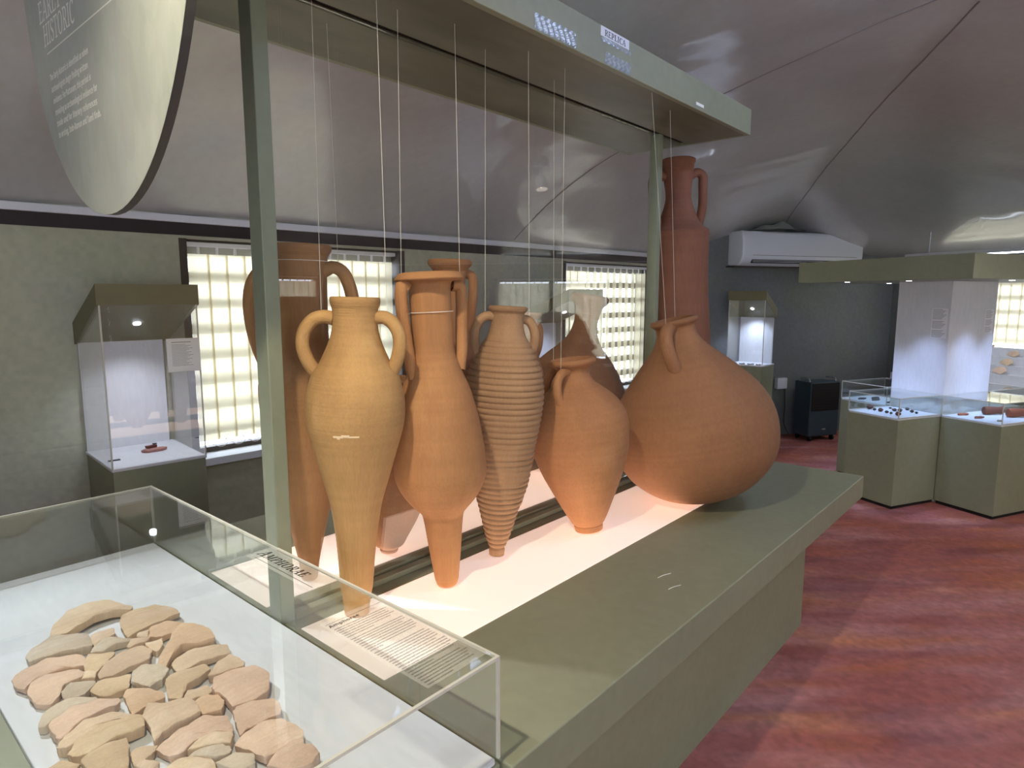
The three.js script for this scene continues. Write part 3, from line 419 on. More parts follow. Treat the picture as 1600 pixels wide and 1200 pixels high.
const SHERDS = [
  ["long arched rim sherd at the far end of the white board", [[0.33,-1.613],[0.348,-1.661],[0.388,-1.704],[0.445,-1.721],[0.477,-1.695],[0.499,-1.629],[0.489,-1.614],[0.457,-1.629],[0.418,-1.628],[0.361,-1.601]]],
  ["broad leaf-shaped sherd next to the far arched rim sherd", [[0.458,-1.583],[0.474,-1.606],[0.514,-1.62],[0.541,-1.608],[0.563,-1.555],[0.561,-1.514],[0.524,-1.507],[0.483,-1.506],[0.445,-1.497],[0.447,-1.547]]],
  ["small notched chip just below the far arched rim sherd", [[0.39,-1.553],[0.411,-1.573],[0.439,-1.565],[0.43,-1.529],[0.405,-1.521],[0.384,-1.509]]],
  ["long pale sherd at the upper left, under the arched rim sherd", [[0.276,-1.558],[0.298,-1.586],[0.336,-1.606],[0.391,-1.566],[0.38,-1.506],[0.343,-1.515],[0.307,-1.522],[0.277,-1.528]]],
  ["narrow curved sliver in the upper middle of the pile", [[0.382,-1.504],[0.405,-1.521],[0.435,-1.503],[0.453,-1.473],[0.418,-1.477],[0.389,-1.469],[0.369,-1.481]]],
  ["flat orange sherd right of the broad leaf-shaped sherd", [[0.475,-1.469],[0.492,-1.503],[0.521,-1.502],[0.547,-1.477],[0.553,-1.454],[0.527,-1.44],[0.492,-1.436]]],
  ["tiny nub of clay beside the flat orange sherd", [[0.456,-1.476],[0.466,-1.496],[0.485,-1.489],[0.473,-1.464]]],
  ["short thin splinter in the upper middle of the pile", [[0.428,-1.452],[0.443,-1.47],[0.476,-1.457],[0.461,-1.442],[0.433,-1.442]]],
  ["small pointed chip at the tip of the folded sherd", [[0.461,-1.442],[0.49,-1.431],[0.482,-1.404],[0.463,-1.386],[0.455,-1.42]]],
  ["large hooked orange sherd at the upper right of the pile", [[0.512,-1.427],[0.542,-1.463],[0.565,-1.444],[0.572,-1.389],[0.562,-1.333],[0.529,-1.336],[0.502,-1.353],[0.473,-1.332],[0.451,-1.306],[0.44,-1.325],[0.46,-1.353],[0.486,-1.385]]],
  ["long straight bar-like sherd nearest the left edge, upper one", [[0.239,-1.49],[0.249,-1.502],[0.303,-1.521],[0.358,-1.494],[0.359,-1.47],[0.347,-1.439],[0.315,-1.456],[0.276,-1.453],[0.247,-1.434],[0.238,-1.457]]],
  ["blunt wide sherd under the long bar-like one at the left edge", [[0.246,-1.408],[0.259,-1.444],[0.296,-1.459],[0.338,-1.438],[0.339,-1.41],[0.329,-1.392],[0.303,-1.393],[0.282,-1.356],[0.267,-1.347],[0.249,-1.37]]],
  ["squarish sherd in the upper middle, left of the folded one", [[0.346,-1.439],[0.365,-1.482],[0.389,-1.471],[0.403,-1.445],[0.379,-1.414],[0.356,-1.401],[0.341,-1.415]]],
  ["twisted folded sherd in the upper middle of the pile", [[0.353,-1.382],[0.376,-1.412],[0.418,-1.435],[0.454,-1.436],[0.463,-1.411],[0.441,-1.362],[0.405,-1.359],[0.368,-1.359],[0.352,-1.366]]],
  ["tiny square chip between the squarish and spindle sherds", [[0.328,-1.388],[0.339,-1.41],[0.357,-1.396],[0.346,-1.373]]],
  ["grey spindle-shaped sherd in the left middle of the pile", [[0.289,-1.365],[0.309,-1.386],[0.342,-1.366],[0.341,-1.349],[0.316,-1.328],[0.287,-1.334]]],
  ["flat rounded wedge sherd in the middle of the pile", [[0.325,-1.328],[0.346,-1.355],[0.377,-1.349],[0.396,-1.333],[0.378,-1.29],[0.35,-1.289],[0.334,-1.301]]],
  ["greyish diamond-shaped sherd in the middle of the pile", [[0.386,-1.297],[0.402,-1.338],[0.427,-1.347],[0.444,-1.321],[0.449,-1.284],[0.428,-1.267],[0.404,-1.26]]],
  ["bent shoulder sherd with a raised edge right of the diamond one", [[0.428,-1.25],[0.441,-1.269],[0.472,-1.269],[0.507,-1.265],[0.506,-1.231],[0.477,-1.216],[0.452,-1.21],[0.429,-1.18],[0.413,-1.201]]],
  ["long rectangular sherd below the hooked orange one", [[0.461,-1.308],[0.476,-1.329],[0.518,-1.334],[0.556,-1.319],[0.575,-1.308],[0.56,-1.265],[0.523,-1.269],[0.492,-1.272],[0.461,-1.273]]],
  ["pale triangular sherd at the right, above the largest right-hand sherd", [[0.492,-1.211],[0.523,-1.237],[0.555,-1.254],[0.559,-1.202],[0.551,-1.186],[0.517,-1.194]]],
  ["largest right-hand sherd with a broad rounded end", [[0.475,-1.157],[0.496,-1.194],[0.537,-1.196],[0.565,-1.176],[0.568,-1.118],[0.547,-1.079],[0.521,-1.072],[0.477,-1.081],[0.478,-1.111],[0.474,-1.141]]],
  ["thin strip of clay between the bent shoulder sherd and the largest right-hand one", [[0.434,-1.182],[0.448,-1.199],[0.478,-1.187],[0.481,-1.166],[0.466,-1.161],[0.438,-1.166]]],
  ["flat triangular sherd with a thick front edge in the middle", [[0.363,-1.274],[0.374,-1.289],[0.395,-1.27],[0.413,-1.228],[0.412,-1.208],[0.385,-1.207],[0.353,-1.2],[0.355,-1.226]]],
  ["grey thin crescent, topmost of the left fan of crescents", [[0.234,-1.282],[0.246,-1.311],[0.271,-1.327],[0.304,-1.326],[0.328,-1.304],[0.323,-1.288],[0.294,-1.291],[0.263,-1.282],[0.241,-1.274]]],
  ["thick pinkish crescent, second in the left fan", [[0.244,-1.262],[0.255,-1.277],[0.286,-1.289],[0.326,-1.285],[0.355,-1.262],[0.343,-1.244],[0.312,-1.24],[0.277,-1.228],[0.25,-1.21],[0.245,-1.224]]],
  ["slender hollow crescent, third in the left fan", [[0.239,-1.193],[0.256,-1.212],[0.292,-1.23],[0.329,-1.221],[0.356,-1.19],[0.347,-1.186],[0.312,-1.192],[0.278,-1.182],[0.25,-1.177]]],
  ["longest crescent, fourth in the left fan", [[0.246,-1.164],[0.264,-1.181],[0.301,-1.191],[0.347,-1.186],[0.364,-1.176],[0.354,-1.14],[0.331,-1.139],[0.3,-1.14],[0.267,-1.132],[0.249,-1.148]]],
  ["small wedge peeking out above the big square sherd", [[0.366,-1.188],[0.381,-1.211],[0.4,-1.194],[0.4,-1.184],[0.38,-1.182]]],
  ["big square sherd in the lower middle of the pile", [[0.36,-1.17],[0.38,-1.182],[0.414,-1.178],[0.436,-1.169],[0.439,-1.134],[0.431,-1.104],[0.409,-1.105],[0.37,-1.104],[0.35,-1.091],[0.357,-1.128]]],
  ["rounded orange sherd at the right shoulder of the big square one", [[0.437,-1.147],[0.465,-1.158],[0.476,-1.134],[0.476,-1.107],[0.461,-1.089],[0.437,-1.096],[0.432,-1.103]]],
  ["wide arched sherd below the big square one", [[0.345,-1.072],[0.363,-1.085],[0.404,-1.092],[0.437,-1.096],[0.465,-1.075],[0.45,-1.021],[0.426,-1.035],[0.398,-1.041],[0.371,-1.03],[0.352,-1.039]]],
  ["curved strip nested under the wide arched sherd", [[0.377,-1.027],[0.4,-1.038],[0.425,-1.032],[0.447,-1.015],[0.431,-0.99],[0.414,-1.001],[0.397,-1.012]]],
  ["small flat strip at the lower middle edge of the nest", [[0.372,-1.016],[0.39,-1.015],[0.416,-1.003],[0.427,-0.982],[0.42,-0.969],[0.399,-0.976]]],
  ["rounded pinkish sherd at the right, below the largest right-hand one", [[0.47,-1.064],[0.485,-1.081],[0.513,-1.075],[0.542,-1.053],[0.536,-1.018],[0.522,-0.995],[0.493,-1.004],[0.47,-1.007],[0.453,-1.003],[0.461,-1.036]]],
  ["large flat lobed sherd at the lower right of the pile", [[0.434,-0.986],[0.459,-1.002],[0.491,-1.007],[0.518,-0.985],[0.529,-0.935],[0.51,-0.899],[0.485,-0.911],[0.45,-0.915],[0.442,-0.952]]],
  ["ridged sherd at the bottom, left of the small kite-shaped piece", [[0.253,-1.121],[0.275,-1.136],[0.302,-1.137],[0.322,-1.128],[0.315,-1.098],[0.298,-1.054],[0.256,-1.072]]],
  ["small kite-shaped piece at the bottom of the pile", [[0.313,-1.091],[0.328,-1.099],[0.352,-1.085],[0.337,-1.064],[0.317,-1.056],[0.309,-1.068]]],
  ["half-seen oval sherd at the lowest right corner of the pile", [[0.446,-0.9],[0.469,-0.913],[0.498,-0.905],[0.516,-0.879],[0.514,-0.861],[0.492,-0.847],[0.459,-0.854]]],
  ["broad sherd cut by the bottom of the photo, centre", [[0.339,-1.022],[0.36,-1.022],[0.396,-0.985],[0.392,-0.961],[0.355,-0.974]]],
  ["greyish sherd cut by the bottom of the photo, right of centre", [[0.395,-0.966],[0.422,-0.959],[0.444,-0.941],[0.436,-0.918],[0.409,-0.918]]],
  ["little chip at the very bottom, left of centre", [[0.308,-1.061],[0.322,-1.053],[0.334,-1.028],[0.312,-1.023]]],
  ["sherd cut by the bottom of the photo at the lower left", [[0.208,-1.149],[0.234,-1.151],[0.251,-1.122],[0.233,-1.099]]],
];
const frameQ = new THREE.Quaternion().setFromRotationMatrix(new THREE.Matrix4().makeBasis(
  V3(Math.cos(48.9 * Math.PI / 180), 0, Math.sin(48.9 * Math.PI / 180)), V3(0, 1, 0), V3(-Math.sin(48.9 * Math.PI / 180), 0, Math.cos(48.9 * Math.PI / 180))));
const hooks = {};
for (const [key, P] of Object.entries(POTS)) {
  const lift = key === 'a5' ? .004 : .0;
  const g = thing(P.name, P.label, 'amphora', [P.pos[0], TOP + .0017 + lift, P.pos[1]], 0, key[0] === 'a' ? 'replica jars in front of the glass' : 'replica jars behind the glass');
  if (['a4', 'a5', 'b2', 'b3'].includes(key)) g.userData.category = 'jar';
  g.quaternion.copy(frameQ).multiply(new THREE.Quaternion().setFromAxisAngle(V3(0, 0, 1), P.tilt));
  const mat = clay(new THREE.Color(P.color).multiplyScalar(.78)), n = P.prof.length, cut = n - P.rim;
  const bodyP = P.prof.slice(0, cut + 1).map(([r, y]) => V3(r, y, 0)), sm = new THREE.CatmullRomCurve3(bodyP, false, 'centripetal').getPoints(P.ribs ? 420 : 110);
  const y1 = P.ribs ? .0 : 0, ribTop = P.ribs ? P.prof[n - 9][1] : 0, ribBot = P.ribs ? P.prof[2][1] : 0;
  const pts = [V2(0, 0)], top = P.prof[n - 1], neck = Math.min(...P.prof.slice(Math.max(0, cut - 3), n).map((q) => q[0])) - .011;
  for (const p of sm) {
    let r = p.x; if (P.ribs && p.y > ribBot && p.y < ribTop) { const f = (p.y - ribBot) / (ribTop - ribBot) * 37, s = Math.abs(Math.sin(f * Math.PI)); r += -.0034 + .0062 * Math.pow(s, .55); }
    pts.push(V2(Math.max(.0005, r), p.y));
  }
  const lg = new THREE.LatheGeometry(pts, 72), uv = lg.attributes.uv, ph = rnd(); for (let i = 0; i < uv.count; i++) uv.setXY(i, uv.getX(i) * 2 + ph, uv.getY(i) + ph * 3);
  part('body', lg, mat, g);
  const rp = P.prof.slice(cut).map(([r, y]) => V2(r, y)); rp.push(V2(top[0] - .004, top[1]), V2(neck + .004, top[1] - .012), V2(neck, top[1] - .03), V2(neck, top[1] - .11), V2(0.0005, top[1] - .115));
  part('rim', new THREE.LatheGeometry(rp, 72), mat, g);
  g.updateMatrixWorld(); const low = new THREE.Box3().setFromObject(g, true).min.y; g.position.y += TOP + .0019 - low;
  hooks[key] = [];
  for (const h of P.handles) {
    const c = new THREE.CatmullRomCurve3(h.map((q) => V3(...q)), false, 'centripetal');
    part('handle', new THREE.TubeGeometry(c, 36, P.hr, 14), mat, g);
    g.updateMatrixWorld(); hooks[key].push(g.localToWorld(c.getPoint(.22).add(V3(0, P.hr, 0))));
  }
}
{ // pale salt mark on the left front amphora
  const P = POTS.a1, g = scene.getObjectByName(P.name), m = std(0xe6cda4, .9), at = (y) => { for (let i = 1; i < P.prof.length; i++) if (P.prof[i][1] >= y) { const [r0, y0] = P.prof[i - 1], [r1, y1] = P.prof[i]; return r0 + (r1 - r0) * (y - y0) / (y1 - y0); } };
  for (const [a, w, y, h] of [[-.22, .2, .452, .005], [-.05, .16, .4535, .006], [.1, .2, .453, .004], [-.14, .06, .449, .004]]) part('salt_mark', new THREE.LatheGeometry([0, .5, 1].map((t) => V2(at(y + h * t) + .0016 * (t === .5 ? 1 : .3), y + h * t)), 10, a, w), m, g, 'thin pale salt streak on the shoulder');
}
{ // threads tied round necks
  const a2 = POTS.a2, a1 = POTS.a1; const G = (n) => scene.getObjectByName(n);
  const ring = (grp, r, y, mat = M.string) => part('tied_thread', new THREE.TorusGeometry(r, .0009, 6, 48).rotateX(Math.PI / 2).translate(0, y, 0), mat, grp, 'thin pale thread tied round the neck');
  ring(G('tall_necked_amphora'), .0555, .718); ring(G('amphora'), .0655, .845);
}
// threads that hold the jars back to the canopy
const names = { a1: 'pale tan amphora', a2: 'flanged orange amphora', a3: 'ribbed amphora', a4: 'ovoid jar', a5: 'huge round jar', b1: 'ear-handled amphora' };
for (const [k, nm] of Object.entries(names)) hooks[k].forEach((p, i) => {
  const q = V3(p.x + (k === 'a5' ? -.12 + .05 * i : (i ? -.008 : .006)), 2.05, k === 'a5' ? -1.1 - .05 * i : Math.abs(p.z - AX) < .04 ? AX + (k[0] === 'a' ? .045 : -.045) : p.z);
  solo('hanging_thread', new THREE.TubeGeometry(new THREE.LineCurve3(p.clone().add(V3(0, .0012, 0)), q), 2, .00055, 5), M.string, `thin pale thread from the canopy to the ${i ? 'right' : 'left'} handle of the ${nm}`, 'thread', 'threads holding the jars');
});
// ------------------------------------------------------------------ sherds
function sherdGeo(outline, th, dome, bend, jag = .0022) {   // outline in metres round its own centre; straight breaks, crisp arris
  let A = 0; const M0 = outline.length; for (let i = 0; i < M0; i++) { const a = outline[i], b = outline[(i + 1) % M0]; A += a[0] * b[1] - b[0] * a[1]; }
  const src = A > 0 ? outline.slice().reverse() : outline, O = [];
  for (let i = 0; i < M0; i++) {
    const p = src[(i + M0 - 1) % M0], a = src[i], b = src[(i + 1) % M0], c = src[(i + 2) % M0];
    for (const t of [.0, .12, .36, .64, .88]) {      // edges between straight and smooth, with a ragged break
      const t2 = t * t, t3 = t2 * t, cr = (k) => .5 * (2 * a[k] + (b[k] - p[k]) * t + (2 * p[k] - 5 * a[k] + 4 * b[k] - c[k]) * t2 + (3 * a[k] - p[k] - 3 * b[k] + c[k]) * t3), ln = (k) => a[k] + (b[k] - a[k]) * t;
      O.push({ x: ln(0) * .78 + cr(0) * .22 + (rnd() - .5) * jag, z: ln(1) * .78 + cr(1) * .22 + (rnd() - .5) * jag });
    }
  }
  const N = O.length; let sxx = 0, szz = 0, sxz = 0; for (const p of O) { sxx += p.x * p.x; szz += p.z * p.z; sxz += p.x * p.z; }
  const ang = .5 * Math.atan2(2 * sxz, sxx - szz), cu = Math.cos(ang), su = Math.sin(ang), R2 = Math.max(...O.map((p) => (p.x * cu + p.z * su) ** 2));
  const q = rnd() * 9, yb = (x, z) => bend * (1 - ((x * cu + z * su) ** 2) / R2), wob = (x, z) => .0012 * Math.sin(x * 150 + q) + .001 * Math.sin(z * 190 - q);
  const ri = O.map(() => .93 + rnd() * .05);
  const layer = (f, y, rough) => O.map((p, i) => { const g = rough ? ri[i] : f, x = p.x * g, z = p.z * g; return [x, y(x, z, g), z]; });
  const top = [1, .96, .7, .35].map((f, k) => layer(f, (x, z, g) => yb(x, z) + th * (k ? 1 : .93) + dome * (1 - g * g) + wob(x, z)));
  const low = layer(1, (x, z) => yb(x, z), true);
  const pos = [], idx = [], put = (L) => { const b = pos.length / 3; for (const v of L) pos.push(...v); return b; };
  const quad = (a, b) => { for (let i = 0; i < N; i++) { const k = (i + 1) % N; idx.push(a + i, a + k, b + i, a + k, b + k, b + i); } };
  const sl = put(low), sm = put(O.map((p, i) => { const f = .985 + (ri[i] - .95) * .6, x = p.x * f, z = p.z * f; return [x, yb(x, z) + th * .5, z]; })), st = put(top[0]); quad(sl, sm); quad(sm, st);
  let prev = put(top[0]); for (let k = 1; k < 4; k++) { const n = put(top[k]); quad(prev, n); prev = n; }
  const ct = pos.length / 3; pos.push(0, yb(0, 0) + th + dome, 0); for (let i = 0; i < N; i++) idx.push(prev + i, prev + (i + 1) % N, ct);
  const bl = put(low), cb = pos.length / 3; pos.push(0, yb(0, 0), 0); for (let i = 0; i < N; i++) idx.push(bl + (i + 1) % N, bl + i, cb);
  const g = new THREE.BufferGeometry(); g.setAttribute('position', new THREE.Float32BufferAttribute(pos, 3));
  g.setAttribute('uv', new THREE.Float32BufferAttribute(Array.from({ length: pos.length / 3 }, (_, i) => [pos[i * 3] * 3 + q, pos[i * 3 + 2] * 3]).flat(), 2)); g.setIndex(idx); g.computeVertexNormals(); return g;
}
const clays = [0xeadac0, 0xe4d2ba, 0xe0ceb0, 0xe8d2be, 0xd8d0be, 0xead2b4].map((c) => clay(c, .9, .003));
SHERDS.forEach(([label, pts], i) => {
  const cx = pts.reduce((s, p) => s + p[0], 0) / pts.length, cz = pts.reduce((s, p) => s + p[1], 0) / pts.length;
  const size = Math.sqrt(pts.reduce((s, p) => s + (p[0] - cx) ** 2 + (p[1] - cz) ** 2, 0) / pts.length);
  const g = sherdGeo(pts.map(([x, z]) => [x - cx, z - cz]), .0125 + .008 * rnd(), .002, Math.min(.010, size * .14)), m = part(numbered('pottery_sherd'), g, clays[[0, 2, 1, 4, 4, 5, 0, 1, 0, 5, 3, 3, 2, 1, 0, 4, 2, 4, 2, 0, 1, 3, 0, 5, 4, 3, 1, 2, 1, 1, 5, 3, 0, 4, 3, 3, 2, 0, 3, 0, 4, 1, 2][i]], scene);
  g.computeBoundingBox(); m.position.set(cx, .6521 - g.boundingBox.min.y, cz); tag(m, label, 'sherd', 'sherds on the foreground board');
});
// ------------------------------------------------------------------ wall cabinets
function cabinet(label, px, pz, ry, o) {
  const { w, D, shelf, led = 0xe6eeff, I } = o, hf0 = 1.367, hf1 = 1.448, hb0 = 1.195, hb1 = 1.288;
  const t = thing('wall_cabinet', label, 'cabinet', [px, 0, pz], ry);
  part('pedestal', bx(.004, 0, .0, w - .004, shelf - .012, D - .004), M.olive, t);
  part('shelf', rb(0, shelf - .012, 0, w, shelf, D, .002, 1), M.white, t, 'white cabinet floor');
  part('back_panel', bx(.004, shelf, .0, w - .02, hb0 + .03, .016), M.white, t);
  const sh = new THREE.Shape([V2(0, hb0), V2(D + .004, hf0), V2(D + .004, hf1), V2(0, hb1)]), g = new THREE.ExtrudeGeometry(sh, { depth: w + .012, bevelEnabled: false }); g.rotateY(-Math.PI / 2); g.translate(w + .006, 0, 0);
  // extrude runs along -x after the turn: local z of the profile points to the front
  part('hood', muv(g), M.oliveDark, t, 'olive hood that slopes up towards the front');
  const side = new THREE.Shape([V2(.0, shelf), V2(D - .004, shelf), V2(D - .004, hf0 - .004), V2(.0, hb0 - .002)]);
  for (const x of [.002, w - .006]) { const s = new THREE.ExtrudeGeometry(side, { depth: .004, bevelEnabled: false }); s.rotateY(-Math.PI / 2); s.translate(x + .004, 0, 0); part('side_pane', s, M.glass, t, 'clear glass side'); }
  part('front_pane', bx(.007, shelf, D - .008, w - .007, hf0 - .004, D - .004), M.glass, t, 'clear glass front');
  for (const x of [.0, w - .006]) part('glass_edge', bx(x, shelf, D - .004, x + .006, hf0 - .002, D - .001), M.acrylicEdge, t);
  const yl = hb0 + (hf0 - hb0) * .55, sl = Math.atan2(hf0 - hb0, D);
  const dsc = new THREE.CylinderGeometry(.014, .014, .006, 20); dsc.rotateX(-sl); dsc.translate(w * .5, yl - .004, D * .55); part('spot_lamp', dsc, M.led, t, 'small round white lamp');
  t.updateMatrixWorld(); const a = t.localToWorld(V3(w * .5, yl - .012, D * .56)), b = t.localToWorld(V3(w * .5, shelf, D * .42)); spot(a.toArray(), b.toArray(), led, I, .95, .7, .6);
  return t;
}
const onWall = (u, off) => [WA.x + .9971 * u - .0762 * off, WA.z + .0762 * u + .9971 * off];
{
  const [x, z] = onWall(.212, .002); const c = cabinet('lit glass wall cabinet with sloping hood in front of the bare wall at the left', x, z, wallRot, { w: .358, D: .44, shelf: .723, I: CAB });
  const pm = canvasTex(256, 280, (g, w, h) => { g.fillStyle = '#eceae2'; g.fillRect(0, 0, w, h); g.fillStyle = '#55524c'; g.fillRect(38, 30, 150, 4); for (let i = 0; i < 17; i++) g.fillRect(38, 50 + i * 11, 110 + ((i * 37) % 60), 2); });
  const p = thing('notice_sheet', 'white printed sheet taped to the glass of the left cabinet', 'notice', [x, 0, z], wallRot);
  part('paper', bx(.228, 1.09, .4405, .356, 1.228, .4415), [M.paper, M.paper, M.paper, M.paper, std(0xffffff, .8, { map: pm }), M.paper], p);
  p.children[0].geometry.attributes.uv.array.set(new THREE.BoxGeometry(1, 1, 1).attributes.uv.array);
  const put = (name, lab, cat, lx, lz, geo, mat) => { const q = V3(lx, 0, lz).applyAxisAngle(V3(0, 1, 0), wallRot); geo.computeBoundingBox(); return solo(name, geo, mat, lab, cat, 'objects in the left cabinet', [x + q.x, .7233 - geo.boundingBox.min.y, z + q.z], wallRot); };
  put('clay_fragment', 'flat pinkish fragment on the floor of the left cabinet', 'fragment', .215, .21, sherdGeo([[-.05, 0], [-.02, -.022], [.03, -.02], [.055, 0], [.03, .022], [-.03, .024]], .012, .003, 0), clay(0xb98a84));
  const q = put('clay_bead', 'small dark red piece resting on the flat pinkish fragment', 'fragment', .205, .205, sherdGeo([[-.02, -.008], [.02, -.01], [.024, .006], [-.018, .01]], .01, .002, 0), clay(0x7e4a44)); q.position.y += .0165;
  put('caption_card', 'small dark caption card at the front of the left cabinet', 'card', .045, .28, rb(-.022, 0, -.007, .022, .004, .007, .001, 1), M.black);
  put('caption_card', 'tiny dark caption card by the back panel of the left cabinet', 'card', .26, .06, rb(-.009, 0, -.006, .009, .004, .006, .001, 1), M.black);
}
{ const [x, z] = onWall(2.96, .002); cabinet('lit wall cabinet seen through the glass partition beside the half-open blind', x, z, wallRot, { w: .358, D: .44, shelf: .723, led: 0xd4e2ff, I: CAB }); }
{
  const w = .335, D = .30, fx = 5.85, fz = -2.11; cabinet('small bright cabinet under the air conditioner, right of the tall red-brown amphora', fx + D, fz - w, -Math.PI / 2, { w, D, shelf: .778, led: 0xcfe0ff, I: CAB * 1.5 });
  [[.05, .26, .028], [.13, .255, .022], [.21, .25, .026], [.285, .26, .02]].forEach(([lx, lz, r], i) => solo('bangle_fragment', new THREE.TorusGeometry(r, .005, 8, 24, Math.PI * (1.1 + .2 * i)).rotateX(Math.PI / 2), clay(0x8d8a88), ['bangle piece at the left end of the bright small cabinet', 'second bangle piece from the left in the bright small cabinet', 'third bangle piece from the left in the bright small cabinet', 'bangle piece at the right end of the bright small cabinet'][i], 'bangle', 'bangle pieces in the small cabinet', [fx + D - lz, .7832, fz - w + lx]));
}
// ------------------------------------------------------------------ air conditioner, cooler, socket
{
  const t = thing('air_conditioner', 'white wall-mounted split air conditioner above the far corner', 'air conditioner', [C1.x, 0, C1.z], acRot);
  const prof = new THREE.Shape(); prof.moveTo(0, 1.70); prof.lineTo(.13, 1.695); prof.quadraticCurveTo(.2, 1.715, .205, 1.79); prof.quadraticCurveTo(.21, 1.9, .19, 1.96); prof.quadraticCurveTo(.185, 1.988, .15, 1.99); prof.lineTo(0, 1.99); prof.closePath();
  const g = new THREE.ExtrudeGeometry(prof, { depth: 1.36, bevelEnabled: true, bevelThickness: .02, bevelSize: .012, bevelSegments: 3, curveSegments: 10 }); g.rotateY(-Math.PI / 2); g.translate(2.03, 0, .004);
  part('housing', g, M.acWhite, t);
  part('front_seam', bx(.76, 1.775, .214, 1.97, 1.778, .2205), M.frame, t);
  const lv = part('outlet', bx(.76, 1.706, .19, 1.82, 1.742, .2085), M.black, t, 'dark air outlet');
  for (const y of [1.716, 1.729]) part('louvre', rb(.765, y, .2, 1.815, y + .003, .216, .001, 1), M.acWhite, lv);
  part('base_plate', bx(.63, 1.672, .0, 2.1, 1.683, .12), M.frame, t);
  const lump = new THREE.PlaneGeometry(.52, .2, 26, 12); lump.rotateX(-Math.PI / 2); const p = lump.attributes.position;
  for (let i = 0; i < p.count; i++) { const x = p.getX(i), z = p.getZ(i), e = Math.max(0, 1 - (x / .27) ** 2) * Math.max(0, 1 - (z / .11) ** 2); p.setY(i, e * (.07 + .022 * Math.sin(x * 23 + z * 20) + .016 * Math.sin(z * 45 - x * 33))); } lump.computeVertexNormals();
  solo('plastic_sheet', lump, std(0x8e948e, .5, { side: THREE.DoubleSide }), 'crumpled grey plastic sheet lying on top of the air conditioner', 'sheet', undefined, V3(1.12, 2.012, .105).applyAxisAngle(V3(0, 1, 0), acRot).add(C1).toArray(), acRot);
}
{
  const t = thing('air_cooler', 'black and blue portable air cooler on castors against the far wall', 'cooler', [C1.x + .857 * 1.39 - .515 * .14, 0, C1.z + .515 * 1.39 + .857 * .14], acRot);
  part('body', rb(0, .05, 0, .352, .58, .22, .012), M.coolerBlue, t); part('grille', rb(.012, .30, .215, .34, .572, .226, .004), M.black, t, 'black upper grille');
  for (let i = 0; i < 9; i++) part('grille_slat', bx(.02, .315 + i * .028, .226, .332, .323 + i * .028, .229), M.black, t);
  for (const x of [.04, .31]) for (const z of [.03, .19]) part('castor', new THREE.CylinderGeometry(.024, .024, .02, 16).rotateZ(Math.PI / 2).translate(x, .024, z), M.black, t);
  for (const x of [.02, .332]) part('handle', tube([[x, .56, .04], [x, .605, .05], [x, .61, .11], [x, .605, .17], [x, .56, .18]], .006, 14, 6), M.steel, t);
  part('badge', rb(.16, .11, .219, .2, .125, .223, .002, 1), M.steel, t);
  const s = thing('wall_socket', 'white socket box with a hanging cable left of the air cooler', 'socket', [C1.x + .857 * 1.26, 0, C1.z + .515 * 1.26], acRot);
  part('box', rb(0, .48, .001, .12, .59, .05, .006), M.trimWhite, s); part('cable', tube([[.1, .48, .04], [.11, .3, .045], [.1, .12, .06], [.14, .012, .1]], .005, 20, 6), M.frame, s);
}
